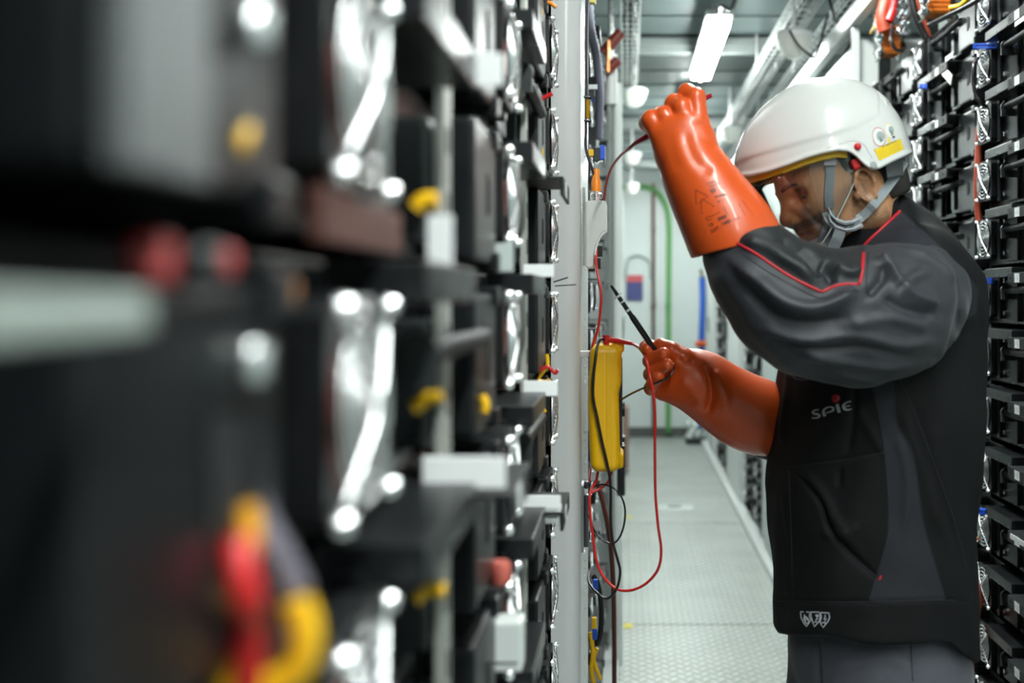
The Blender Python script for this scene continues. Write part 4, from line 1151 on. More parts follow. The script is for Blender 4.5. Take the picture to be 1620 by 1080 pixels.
d = smax(d, -rcone(hl, (0.119, 0, -0.0562), (0.094, 0.026, -0.0575), 0.0012, 0.0010), 0.003)
d = smax(d, -ell(hl, (0.104, 0.033, -0.004), (0.016, 0.018, 0.0115)), 0.012)
d = smax(d, -ell(hl, (0.112, 0.008, -0.037), (0.006, 0.0035, 0.003)), 0.003)
# lids: the eye looks down, nearly closed
lid = ell(hl, (0.0835, 0.032, -0.004), (0.0142, 0.0150, 0.0138))
slit = rcone(hl, (0.1010, 0.018, -0.0070), (0.0930, 0.049, -0.0055), 0.0042, 0.0026)
d = smin(d, smax(lid, -slit, 0.002), 0.003)
# ears
er = (x - 0.023, ay - 0.074, z + 0.031)
e = ell((er[0] * 0.966 + er[2] * 0.259, er[1] - er[0] * -0.25, -er[0] * 0.259 + er[2] * 0.966), (0, 0, 0), (0.0150, 0.0060, 0.0265))
d = smin(d, e, 0.006)
hel = []
for i in range(13):
    a = math.radians(-150 + i * 23); hel.append((0.021 - 0.0128 * math.sin(a * 1.0 + 0.3), 0.0805 + (0.004 if 3 < i < 11 else 0), -0.025 + 0.022 * math.cos(a + 0.3) - (0.006 if i in (0, 12) else 0), 0.0030))
d = chain(hl, hel, 0.002, d)
d = smin(d, ell(hl, (0.023, 0.078, -0.052), (0.0062, 0.0050, 0.0080)), 0.004)
d = smax(d, -ell(hl, (0.028, 0.0850, -0.031), (0.0075, 0.0062, 0.0130)), 0.003)
d = smin(d, ell(hl, (0.0375, 0.0755, -0.037), (0.0040, 0.0050, 0.0065)), 0.004)
d = chain(hl, [(0.0150, 0.0790, -0.044, 0.0024), (0.0120, 0.0800, -0.031, 0.0026), (0.0160, 0.0800, -0.019, 0.0024), (0.0250, 0.0795, -0.015, 0.0018)], 0.002, d)
# neck and upper trunk under the jacket
gw = (g.X, g.Y, g.Z)
d = chain(gw, [W(1372, 300, 1.64, 0.060), W(1395, 370, 1.66, 0.060), W(1400, 420, 1.69, 0.062)], 0.02, d) if False else smin(d, chain(gw, [W(1368, 330, 1.64, 0.046), W(1382, 370, 1.66, 0.055), W(1395, 440, 1.69, 0.066)], 0.02), 0.03)
d = smin(d, ell(gw, tuple(P(1392, 560, 1.70)), (0.12, 0.13, 0.15)), 0.06)
V, Fq = surfnets(g, d); V = relax(V, Fq, 1, 0.4)
me = mesh_from('body', V, Fq)
# stubble darkens jaw, chin and upper lip (the man's beard)
loc = np.stack([(V - np.array(HO)) @ np.array(hf), -(V[:, 1] - HO.y), (V - np.array(HO)) @ np.array(hu)], 1)
xx, yy, zz = loc[:, 0] * math.cos(YAW) + loc[:, 1] * math.sin(YAW), -loc[:, 0] * math.sin(YAW) + loc[:, 1] * math.cos(YAW), loc[:, 2]
bd = np.clip((0.058 - 0.60 * xx - (zz + 0.075) * 1.0) / 0.02, 0, 1) * np.clip((-zz - 0.028) / 0.015, 0, 1)
jaw = np.clip(1 - np.abs((zz + 0.072 + 0.10 * (0.1 - xx)) / 0.030), 0, 1) * (xx > 0.0)
side = np.clip(1.25 - np.abs(xx - 0.034) / 0.030, 0, 1) * np.clip((-zz - 0.012) / 0.012, 0, 1) * (np.abs(yy) > 0.04)
mou = np.exp(-((zz + 0.0440) / 0.0060) ** 2) * (xx > 0.088) * 1.9
lips = np.exp(-((zz + 0.0565) / 0.0050) ** 2) * np.clip((xx - 0.098) / 0.006, 0, 1)
beard = np.clip(np.maximum(np.maximum(jaw * 0.75, side * 0.7), mou) * (1 - lips), 0, 1) * (zz > -0.13)
a = me.attributes.new('beard', 'FLOAT', 'POINT'); a.data.foreach_set('value', beard.astype(np.float32))
a = me.attributes.new('lips', 'FLOAT', 'POINT'); a.data.foreach_set('value', lips.astype(np.float32))
sk = mat('skin', (0.54, 0.265, 0.130), 0.42, noise=0.12, nscale=90, bump=0.25, bscale=500)
nt = sk.node_tree; b = nt.nodes['Principled BSDF']; L = nt.links
b.inputs['Subsurface Weight'].default_value = 0.15; b.inputs['Subsurface Radius'].default_value = (0.012, 0.005, 0.003); b.inputs['Subsurface Scale'].default_value = 0.6
src = b.inputs['Base Color'].links[0].from_socket
at = nt.nodes.new('ShaderNodeAttribute'); at.attribute_name = 'lips'
m1 = nt.nodes.new('ShaderNodeMix'); m1.data_type = 'RGBA'; L.new(at.outputs['Fac'], m1.inputs['Factor']); L.new(src, m1.inputs[6]); m1.inputs[7].default_value = (0.30, 0.10, 0.075, 1)
at2 = nt.nodes.new('ShaderNodeAttribute'); at2.attribute_name = 'beard'
nz = nt.nodes.new('ShaderNodeTexNoise'); nz.inputs['Scale'].default_value = 700; tcn = nt.nodes.new('ShaderNodeTexCoord'); L.new(tcn.outputs['Object'], nz.inputs['Vector'])
mm = nt.nodes.new('ShaderNodeMath'); mm.operation = 'MULTIPLY'; L.new(at2.outputs['Fac'], mm.inputs[0])
mr = nt.nodes.new('ShaderNodeMapRange'); mr.inputs['From Min'].default_value = 0.35; mr.inputs['From Max'].default_value = 0.6; mr.inputs['To Min'].default_value = 0.35; L.new(nz.outputs['Fac'], mr.inputs['Value']); L.new(mr.outputs[0], mm.inputs[1])
m2 = nt.nodes.new('ShaderNodeMix'); m2.data_type = 'RGBA'; L.new(mm.outputs[0], m2.inputs['Factor']); L.new(m1.outputs[2], m2.inputs[6]); m2.inputs[7].default_value = (0.045, 0.036, 0.032, 1)
L.new(m2.outputs[2], b.inputs['Base Color'])
body = obj('body', me, sk); keep(body, person)
T_head = bvh_of(me)
# eyes
for s in (1, -1):
    bm = bmesh.new(); ball(bm, tuple(h2w(0.0825, 0.032 * s, -0.004)), 0.0130, 20)
    ball(bm, tuple(h2w(0.0918, 0.0325 * s, -0.0078)), 0.0048, 12, mi=1)
    keep(obj('eye', bm, [mat('eye_white', (0.62, 0.58, 0.54), 0.2), mat('iris_dark', (0.03, 0.018, 0.012), 0.15)], smooth=True), body)
    bm = bmesh.new()
    pts = [h2w(0.1138, 0.0165 * s, 0.0135), h2w(0.1118, 0.025 * s, 0.0155), h2w(0.1038, 0.038 * s, 0.0155), h2w(0.0950, 0.050 * s, 0.0120)]
    tube(bm, catmull(pts, 6), 0.004, 8, radii=[0.0040 - 0.0018 * i / 18 for i in range(19)])
    keep(obj('eyebrow', bm, mat('dark_hair', (0.018, 0.014, 0.012), 0.6, bump=0.8, bscale=900)), body)
# hair under the helmet
g = Grid(HO.x - 0.10, HO.x + 0.14, 1.54, 1.74, HO.z - 0.10, HO.z + 0.13, 0.0028)
x, y, z = head_coords(g)
d = ell((x, y, z), (0.019, 0, 0.028), (0.0955, 0.0800, 0.0995))
d = smin(d, ell((x, np.abs(y), z), (-0.030, 0.020, -0.03), (0.036, 0.036, 0.050)), 0.02)
cut = np.maximum(x - 0.042 - 0.9 * np.clip(z - 0.02, 0, 1), -(z + 0.062))
cut = np.maximum(cut, -np.sqrt((x + 0.002) ** 2 + (z + 0.024) ** 2) + 0.034) if False else cut
sid = np.sqrt((x - 0.026) ** 2 + ((z + 0.040) * 0.8) ** 2) - 0.030
d = smax(smax(d, cut, 0.004), -np.where(np.abs(y) > 0.05, sid, 1.0), 0.003)
V, Fq = surfnets(g, d); V = relax(V, Fq, 1)
keep(obj('hair', mesh_from('hair', V, Fq), mat('dark_hair', (0.018, 0.014, 0.012), 0.6)), body)

# ---- helmet
KO = P(1302, 262, 1.64); KT = math.radians(8.4)
kf = Vector((-math.cos(KT), 0, -math.sin(KT))); ku = Vector((-math.sin(KT), 0, math.cos(KT)))
def k_of(px, py, Y=1.64):
    v = P(px, py, Y) - KO; return v.dot(kf), v.dot(ku)
g = Grid(KO.x - 0.145, KO.x + 0.145, 1.52, 1.76, KO.z - 0.055, KO.z + 0.14, 0.0019)
dx, dy, dz = g.X - KO.x, g.Y - KO.y, g.Z - KO.z
x = dx * kf.x + dz * kf.z; z = dx * ku.x + dz * ku.z; y = dy
def dome(x, y, z, o):
    a = np.where(x > 0, 0.130, 0.1285) - o; p = np.where(x > 0, 1.62, 2.25)
    zz = np.where(z > 0, z, z * 0.35)
    g1 = (np.abs(x / a) ** p) + (np.abs(y) / (0.108 - o)) ** 2.15 + np.abs(zz / (0.1265 - o)) ** 2.05
    return (np.sqrt(g1) - 1) * 0.112
rim_px = [(1160, 284), (1167, 284), (1190, 279), (1215, 273), (1245, 263), (1275, 252), (1300, 245), (1322, 241), (1338, 243), (1350, 251), (1362, 264), (1374, 272), (1386, 270), (1405, 260), (1437, 246), (1450, 241)]
def k_near(px, py):
    x0_ = k_of(px, py)[0]
    return k_of(px, py, 1.64 - 0.092 * math.sqrt(max(0.0, 1 - min(1.0, abs(x0_) / 0.127) ** 2)))
rk = sorted(k_near(a, b_) for a, b_ in rim_px)
rx, rz = np.array([r[0] for r in rk]), np.array([r[1] for r in rk])
rim = np.interp(x, rx, rz).astype(np.float32)
rid_px = [(1160, 262), (1190, 248), (1240, 234), (1310, 216), (1350, 204), (1385, 186), (1402, 168), (1404, 158), (1392, 140)]
rr = sorted(k_near(a, b_) for a, b_ in rid_px); ridge = np.interp(x, np.array([r[0] for r in rr]), np.array([r[1] for r in rr])).astype(np.float32)
step = 0.5 + 0.5 * np.tanh((z - ridge) / 0.0022)
o_ = dome(x, y, z, 0.0) - 0.0022 * step * np.clip(np.abs(y) / 0.02, 0.0, 1) - 0.0022 * np.exp(-((z - rim - 0.003) / 0.003) ** 2)
i_ = dome(x, y, z, 0.0055)
d = smax(smax(o_, -(z - rim), 0.0015), -i_, 0.0012)
V, Fq = surfnets(g, d); V = relax(V, Fq, 2, 0.5)
hel_me = mesh_from('helmet', V, Fq)
helmet = keep(obj('helmet', hel_me, mat('helmet_white', (0.66, 0.665, 0.65), 0.22, coat=0.3)), person)
T_hel = bvh_of(hel_me)
# headband and liner inside
d = smax(smax(dome(x, y, z, 0.011), -(z - rim + 0.008), 0.001), -dome(x, y, z, 0.0145), 0.001)
d = smax(d, z - rim - 0.02, 0.001); d = smax(d, -x - 0.018, 0.002)
V, Fq = surfnets(g, d)
keep(obj('headband', mesh_from('headband', V, Fq), mat('band_yellow', (0.75, 0.52, 0.04), 0.5)), helmet)
d = smax(smax(dome(x, y, z, 0.012), -(z - rim + 0.010 + 0.25 * np.clip(-x - 0.04, 0, 0.06)), 0.001), -dome(x, y, z, 0.0165), 0.001)
d = smax(d, z - rim - 0.02, 0.001); d = smax(d, x + 0.072, 0.002)
V, Fq = surfnets(g, d)
keep(obj('neck_band', mesh_from('neck_band', V, Fq), mat('band_grey', (0.07, 0.075, 0.08), 0.5)), helmet)
# visor: a curved clear sheet in front of the face
bm = bmesh.new(); gx = []
NZ = 16; NA = 36
for i in range(NA + 1):
    a = math.radians(-84 + 168 * i / NA)
    vx, vy = 0.155 * math.cos(a) + 0.002, 0.086 * math.sin(a)
    zb = float(np.interp(vx, [0.0, 0.028, 0.056, 0.093, 0.119, 0.135, 0.157], [0.012, -0.010, -0.034, -0.064, -0.083, -0.090, -0.092]))
    zt = 0.038 + 0.0 * vx
    row = []
    for j in range(NZ + 1):
        t = j / NZ; zc = zt + (zb - zt) * t
        row.append(bm.verts.new(h2w(vx * (1 - 0.05 * t * t), vy * (1 - 0.04 * t * t), zc)))
    gx.append(row)
for i in range(NA):
    for j in range(NZ): bm.faces.new((gx[i][j], gx[i + 1][j], gx[i + 1][j + 1], gx[i][j + 1]))
visor_edge = [gx[i][NZ].co.copy() for i in range(NA + 1)]
vis = keep(obj('visor', bm, glassy('clear_visor', (0.985, 0.99, 0.99), 0.25, 0.04, ior=1.32), smooth=True), helmet)
md = vis.modifiers.new('s', 'SOLIDIFY'); md.thickness = 0.0015
bm = bmesh.new(); tube(bm, visor_edge, 0.0016, 6)
keep(obj('visor_edge', bm, mat('clear_edge', (0.55, 0.56, 0.52), 0.25)), vis)

# red knob, clip, grey rivet
def knob(name, px, py, r, m, parent, h=0.005):
    c = on(T_hel, px, py, 0.0); bm = bmesh.new()
    n = T_hel.ray_cast(ORIGIN, (c - ORIGIN).normalized())[1]
    if n.dot(c - ORIGIN) > 0: n = -n
    lathe(bm, [(0, h), (r * 0.6, h * 0.93), (r * 0.9, h * 0.6), (r, 0), (r * 0.9, -0.002), (0, -0.002)], Matrix.Translation(c) @ n.to_track_quat('Z', 'Y').to_matrix().to_4x4(), n=20)
    return keep(obj(name, bm, m, smooth=50), parent)
knob('red_button', 1356.5, 232, 0.0052, mat('helmet_red', (0.62, 0.01, 0.015), 0.3), helmet)
knob('rivet', 1381.5, 261, 0.0060, mat('rivet_grey', (0.30, 0.31, 0.32), 0.4), helmet, 0.0015)
c = P(1354, 259, 1.546); bm = box(bmesh.new(), -0.0055, 0.0055, -0.003, 0.012, -0.007, 0.007, bev=0.002)
bmesh.ops.transform(bm, matrix=Matrix.Translation(c) @ Matrix.Rotation(-0.4, 4, 'Y'), verts=bm.verts)
keep(obj('red_clip', bm, mat('helmet_red', (0.62, 0.01, 0.015), 0.3)), helmet)
bm = surf_line(T_hel, curve2([(1305, 235), (1330, 226), (1350, 222), (1366, 228), (1374, 240), (1380, 250)]), 0.0007)
keep(obj('moulded_line', bm, mat('helmet_white', (0.80, 0.80, 0.78), 0.22)), helmet)
# stickers
M_sty = mat('sticker_yellow', (0.85, 0.60, 0.015), 0.4); M_ink = mat('ink_black', (0.02, 0.02, 0.03), 0.5); M_inkb = mat('ink_brown', (0.30, 0.19, 0.02), 0.5)
M_stw = mat('sticker_white', (0.74, 0.75, 0.74), 0.4); M_inkr = mat('ink_red', (0.55, 0.05, 0.05), 0.5); M_inkg = mat('ink_grey', (0.33, 0.38, 0.38), 0.5)
quad = [(1383.2, 236.5), (1424.5, 219.0), (1430.0, 236.0), (1391.5, 254.2)]
st = keep(obj('warning_sticker', patch(T_hel, quad, 14, 8, 0.0004), M_sty), helmet)
bm = bmesh.new()
stroke(bm, T_hel, quad + [quad[0]], 0.7, 0.0007, smooth=False)
keep(obj('sticker_border', bm, M_inkb), st)
bm = bmesh.new()
for k in range(5):
    v = 0.30 + 0.14 * k
    f = lambda u: ((quad[0][0] * (1 - u) + quad[1][0] * u) * (1 - v) + (quad[3][0] * (1 - u) + quad[2][0] * u) * v, (quad[0][1] * (1 - u) + quad[1][1] * u) * (1 - v) + (quad[3][1] * (1 - u) + quad[2][1] * u) * v)
    u = 0.06
    while u < 0.90:
        w_ = rnd.uniform(0.03, 0.10); stroke(bm, T_hel, [f(u), f(min(u + w_, 0.94))], 0.6, 0.0007, smooth=False); u += w_ + 0.03
keep(obj('fine_print', bm, mat('ink_ochre', (0.50, 0.33, 0.02), 0.5)), st)
bm = text_on(T_hel, 'ATTENTION', 1395.0, 234.2, 4.1, -1.80, 1.9, -4.4, 0.0008, 0.02); keep(obj('lettering', bm, M_ink), st)
bm = bmesh.new()
tri = [(1404, 226.5), (1405, 217.5), (1409.5, 224.5)]
v = [bm.verts.new(on(T_hel, a, b_, 0.00065)) for a, b_ in tri]; bm.faces.new(v); keep(obj('pointer', bm, M_sty), st)
for (cx_, cy_, rx_, ry_, ro, ring) in ((1390.5, 216.5, 10.2, 15.5, -0.22, M_inkr), (1407.5, 206.5, 6.6, 12.2, -0.30, M_sty)):
    s_ = keep(obj('round_sticker', disc(T_hel, cx_, cy_, rx_, ry_, ro, 0.0005), M_stw), helmet)
    keep(obj('sticker_ring', disc(T_hel, cx_, cy_, rx_, ry_, ro, 0.0008, rings=1, r0=0.93), ring), s_)
    keep(obj('helmet_symbol', disc(T_hel, cx_ + 2.6, cy_ - 1, rx_ * 0.62, ry_ * 0.52, ro, 0.0009), M_inkg), s_)
    bm = bmesh.new(); stroke(bm, T_hel, [(cx_ + 0.5, cy_ + 0.0), (cx_ + 3.5, cy_ + 4), (cx_ + 2.5, cy_ + 8)], 1.1, 0.0011)
    stroke(bm, T_hel, [(cx_ + 2.5, cy_ + 8), (cx_ + 6.0, cy_ + 5)], 1.0, 0.0011, smooth=False)
    keep(obj('strap_symbol', bm, M_ink), s_)
bm = bmesh.new(); stroke(bm, T_hel, [(1412.2, 217.5), (1415.5, 215.8)], 3.4, 0.0011, smooth=False); keep(obj('blue_mark', bm, mat('ink_blue', (0.01, 0.015, 0.15), 0.5)), helmet)

# straps
def ribbon(pts, w, th=0.0016, tree=None, lift=0.004, fall=1.6):
    """webbing band through (px, py[, Y]) points, lying on the head where it meets it"""
    q = []
    dense = []
    for a, b_ in zip(pts, pts[1:]):
        k = 6
        for i in range(k): dense.append(tuple(a[j] + (b_[j] - a[j]) * i / k for j in range(len(a))))
    dense.append(pts[-1])
    cs = []
    for t in dense:
        Y = t[2]
        if tree is not None:
            h = on(tree, t[0], t[1], 0.0)
            if h is not None: Y = min(Y, h.y - lift)
        cs.append(P(t[0], t[1], Y))
    cs = [(cs[max(i - 1, 0)] + cs[i] * 2 + cs[min(i + 1, len(cs) - 1)]) / 4 for i in range(len(cs))]
    bm = bmesh.new(); rows = []
    for i, c in enumerate(cs):
        t = (cs[min(i + 1, len(cs) - 1)] - cs[max(i - 1, 0)]).normalized()
        n = Vector((0, -1, 0)); s = t.cross(n).normalized(); n = s.cross(t).normalized()
        ww = w if not isinstance(w, (list, tuple)) else w[0] + (w[1] - w[0]) * i / (len(cs) - 1)
        rows.append([bm.verts.new(c + s * (ww / 2 * a) + n * (th / 2 * b_)) for a, b_ in ((-1, -1), (1, -1), (1, 1), (-1, 1))])
    for A, B in zip(rows, rows[1:]):
        for k in range(4): bm.faces.new((A[k], A[(k + 1) % 4], B[(k + 1) % 4], B[k]))
    bm.faces.new(rows[0]); bm.faces.new(rows[-1])
    bmesh.ops.recalc_face_normals(bm, faces=bm.faces)
    return bm
M_web = mat('grey_webbing', (0.26, 0.29, 0.31), 0.7, bump=0.6, bscale=700, noise=0.1, nscale=200)
M_buck = mat('grey_buckle', (0.30, 0.32, 0.35), 0.35)
M_cup = mat('chin_cup', (0.42, 0.38, 0.34), 0.45)
keep(obj('strap', ribbon([(1313, 243, 1.566), (1314, 262, 1.562), (1313, 285, 1.566), (1311, 308, 1.57), (1313, 330, 1.57)], 0.0125, tree=T_head), M_web), helmet)
keep(obj('strap_slider', ribbon([(1313, 247, 1.562), (1313, 262, 1.558)], 0.0165, 0.004, tree=T_head, lift=0.007), M_buck), helmet)
keep(obj('strap', ribbon([(1431, 254, 1.60), (1420, 274, 1.59), (1402, 299, 1.575), (1384, 322, 1.57), (1366, 341, 1.565), (1356, 348, 1.562)], [0.0135, 0.0125], tree=T_head), M_web), helmet)
bm = bmesh.new()
arc = [(1309, 334), (1313, 345), (1322, 354), (1336, 358.5), (1350, 356.5), (1362, 350)]
keep(obj('strap_buckle', ribbon([(a, b_, 1.563) for a, b_ in arc], 0.016, 0.005, tree=T_head, lift=0.006), M_buck), helmet)
bm = bmesh.new()
tube(bm, [P(a + 1, b_ - 6.5, 1.556) for a, b_ in arc], 0.0014, 6); tube(bm, [P(a + 1, b_ + 5, 1.556) for a, b_ in arc], 0.0014, 6)
keep(obj('buckle_rim', bm, mat('buckle_light', (0.45, 0.47, 0.49), 0.3)), helmet)
bm = bmesh.new(); tube(bm, [P(a + 1.5, b_ - 2, 1.5555) for a, b_ in arc[1:5]], 0.0013, 6); keep(obj('buckle_slot', bm, M_black), helmet)
keep(obj('chin_strap', ribbon([(1315, 348, 1.575), (1308, 368, 1.58), (1299, 390, 1.59), (1288, 412, 1.60), (1275, 432, 1.61)], [0.016, 0.018]), mat('webbing_violet', (0.22, 0.23, 0.28), 0.7, bump=0.6, bscale=700)), helmet)
keep(obj('chin_strap', ribbon([(1332, 354, 1.558), (1325, 378, 1.558), (1313, 402, 1.565), (1298, 424, 1.575), (1283, 440, 1.58)], [0.016, 0.017], 0.002), mat('webbing_dark', (0.16, 0.175, 0.19), 0.7, bump=0.6, bscale=700)), helmet)
g = Grid(P(1262, 0, 1.62).x, P(1322, 0, 1.62).x, 1.57, 1.70, P(0, 432, 1.62).z, P(0, 362, 1.62).z, 0.0016)
gw = (g.X, g.Y, g.Z)
d = chain(gw, [W(1300, 385, 1.595, 0.010), W(1284, 398, 1.60, 0.013), W(1278, 405, 1.64, 0.014), W(1284, 398, 1.68, 0.013)], 0.008)
V, Fq = surfnets(g, d); cup = keep(obj('chin_cup', mesh_from('chin_cup', V, Fq), M_cup), helmet)
T_cup = bvh_of(cup.data)
bm = bmesh.new()
for a, b_ in (((1282, 390), (1286, 398)), ((1277, 397), (1280, 405))): stroke(bm, T_cup, [a, b_], 1.8, 0.0004, smooth=False)
keep(obj('cup_slot', bm, M_black), cup)

# ---- jacket
JH = [(1218, 1002), (1235, 1003), (1330, 1003), (1432, 1004), (1455, 1010), (1470, 1022), (1480, 1034), (1500, 1043), (1545, 1047)]
g = Grid(0.195, 0.575, 1.47, 1.93, 0.86, 1.62, 0.0034)
gw = (g.X, g.Y, g.Z)
prof = [(400, 1335, 1490), (440, 1292, 1522), (480, 1262, 1536), (520, 1246, 1541), (560, 1240, 1544), (600, 1234, 1546), (640, 1229, 1547), (700, 1222, 1544), (740, 1216, 1541), (770, 1214, 1537), (830, 1219, 1530), (880, 1223, 1533), (930, 1226, 1538), (960, 1225, 1537), (1000, 1225, 1534), (1060, 1226, 1534), (1100, 1226, 1534)]
YT = 1.70
zc = np.array([P(0, q[0], YT).z for q in prof])[::-1]
xl_ = np.array([P(q[1], 0, YT).x for q in prof])[::-1]; xr_ = np.array([P(q[2], 0, YT).x for q in prof])[::-1]
xl = np.interp(g.Z, zc, xl_).astype(np.float32); xr = np.interp(g.Z, zc, xr_).astype(np.float32)
hy = np.interp(g.Z, [0.85, 1.0, 1.15, 1.30, 1.42, 1.50, 1.53], [0.180, 0.175, 0.180, 0.185, 0.175, 0.13, 0.08]).astype(np.float32)
cxx, hx = (xl + xr) / 2, (xr - xl) / 2
n_ = 2.25
xr = xr - 0.042
q = (np.abs((g.X - cxx) / hx) ** n_ + np.abs((g.Y - YT) / hy) ** n_) ** (1 / n_)
d = (q - 1) * np.minimum(hx, hy)
d = smax(d, g.Z - P(0, 425, YT).z, 0.05)
# shoulders and the slope from the collar
d = smin(d, chain(gw, [W(1372, 372, 1.66, 0.074), W(1400, 415, 1.69, 0.088), W(1415, 470, 1.70, 0.125)], 0.05), 0.04)
d = smin(d, chain(gw, [W(1408, 405, 1.66, 0.072), W(1452, 440, 1.575, 0.078)], 0.03), 0.035)
d = smin(d, chain(gw, [W(1408, 420, 1.76, 0.072), W(1425, 455, 1.84, 0.075)], 0.03), 0.035)
d = smin(d, chain(gw, [W(1440, 420, 1.67, 0.072), W(1470, 470, 1.66, 0.078)], 0.03), 0.03)
# cut for the hem
hx_ = np.array([P(a, 0, YT).x for a, b_ in JH]); hz_ = np.array([P(0, b_, YT).z for a, b_ in JH])
hem = np.interp(g.X, hx_, hz_).astype(np.float32)
hem = H + (hem - H) * np.clip(g.Y, 1.57, 1.68) / YT
d = smax(d, -(g.Z - hem), 0.004)
inn = (np.abs((g.X - cxx) / (hx - 0.012)) ** n_ + np.abs((g.Y - YT) / (hy - 0.012)) ** n_) ** (1 / n_)
d = smax(d, -np.maximum((inn - 1) * 0.15, g.Z - hem - 0.09), 0.004)
# neck opening
ca = Vector((-0.69, 0, 0.72)).normalized(); cc = P(1356, 368, 1.65)
ax = (g.X - cc.x) * ca.x + (g.Z - cc.z) * ca.z
rad = np.sqrt(((g.X - cc.x) * -ca.z + (g.Z - cc.z) * ca.x) ** 2 + ((g.Y - cc.y) * 1.05) ** 2)
d = smax(d, -np.maximum(rad - 0.066, -(ax + 0.05)), 0.006)
d = smax(d, ax + 0.005, 0.006)
V, Fq = surfnets(g, d); V = relax(V, Fq, 2, 0.5)
# wandering cloth ripples, then the folds one can see
rp = 0.0020 * np.sin(V[:, 0] * 38 + 3 * np.sin(V[:, 2] * 17)) * np.sin(V[:, 2] * 23 + V[:, 1] * 30) + 0.0015 * np.sin(V[:, 1] * 60 + V[:, 2] * 31 + 2 * np.sin(V[:, 0] * 30))
V = V + normals(V, Fq) * rp[:, None]
V = folds(V, Fq, [
    ([(1252, 742), (1285, 775), (1301, 800), (1312, 835), (1340, 870), (1388, 915)], 5, -0.0060), ([(1262, 738), (1300, 782), (1320, 820), (1352, 862)], 9, 0.0040),
    ([(1330, 740), (1326, 770)], 5, -0.003), ([(1345, 560), (1352, 640), (1340, 720)], 6, -0.003), ([(1352, 640), (1400, 720)], 9, 0.003),
    ([(1240, 738), (1330, 727), (1400, 714)], 2.2, -0.0022), ([(1226, 951), (1374, 952), (1497, 949), (1536, 955)], 2.0, -0.0022),
    ([(1430, 640), (1445, 700), (1470, 770), (1490, 850)], 10, 0.004), ([(1450, 640), (1470, 720), (1495, 800), (1515, 860)], 8, -0.005),
    ([(1240, 780), (1250, 850), (1262, 940)], 5, 0.003), ([(1425, 335), (1470, 382), (1500, 402)], 4, -0.002),
    ([(1250, 580), (1243, 640), (1236, 700)], 5, 0.004), ([(1300, 840), (1330, 845), (1360, 830)], 8, 0.003), ([(1420, 690), (1435, 760), (1430, 850)], 7, 0.003),
], 1.72)
jme = mesh_from('jacket', V, Fq)
side_panel = [(1380, 600), (1414, 600), (1419, 671), (1445, 719), (1462, 830), (1497, 949), (1374, 951), (1404, 849), (1405, 791), (1397, 695)]
yoke = [(1422, 330), (1475, 378), (1520, 420), (1548, 458), (1545, 495), (1524, 508), (1505, 440), (1440, 405), (1330, 425), (1362, 392)]
panel_attr(jme, V, [side_panel, yoke], 1.70)
M_jack = cloth_mat('jacket_black', (0.0045, 0.0045, 0.0055), (0.022, 0.023, 0.029), 0.75, sheen=0.0, spec=0.25)
M_grey = cloth_mat('jacket_grey', (0.026, 0.027, 0.034), (0.006, 0.008, 0.011), 0.55, sheen=0.12, spec=0.5)
M_pipe = mat('red_piping', (0.52, 0.012, 0.022), 0.5)
jacket = keep(obj('jacket', jme, M_jack), person)
T_jack = bvh_of(jme)

# collar
g = Grid(0.20, 0.50, 1.55, 1.75, 1.47, 1.62, 0.0021); gw = (g.X, g.Y, g.Z)
ax = (g.X - cc.x) * ca.x + (g.Z - cc.z) * ca.z
al = (g.X - cc.x) * -ca.z + (g.Z - cc.z) * ca.x           # along the opening, + towards the nape... front negative
rad = np.sqrt((al) ** 2 + ((g.Y - cc.y) * 1.02) ** 2) + 0.10 * ax
d = np.maximum(np.abs(rad - 0.074) - 0.0042, np.abs(ax - 0.000) - 0.024)
d = smax(np.abs(rad - 0.074) - 0.0042, np.abs(ax) - 0.0235, 0.003)
V, Fq = surfnets(g, d); V = relax(V, Fq, 2, 0.5)
collar = keep(obj('collar', mesh_from('collar', V, Fq), cloth_mat('collar_black', (0.004, 0.0042, 0.005), rough=0.8, sheen=0.0, spec=0.2)), jacket)
T_col = bvh_of(collar.data)

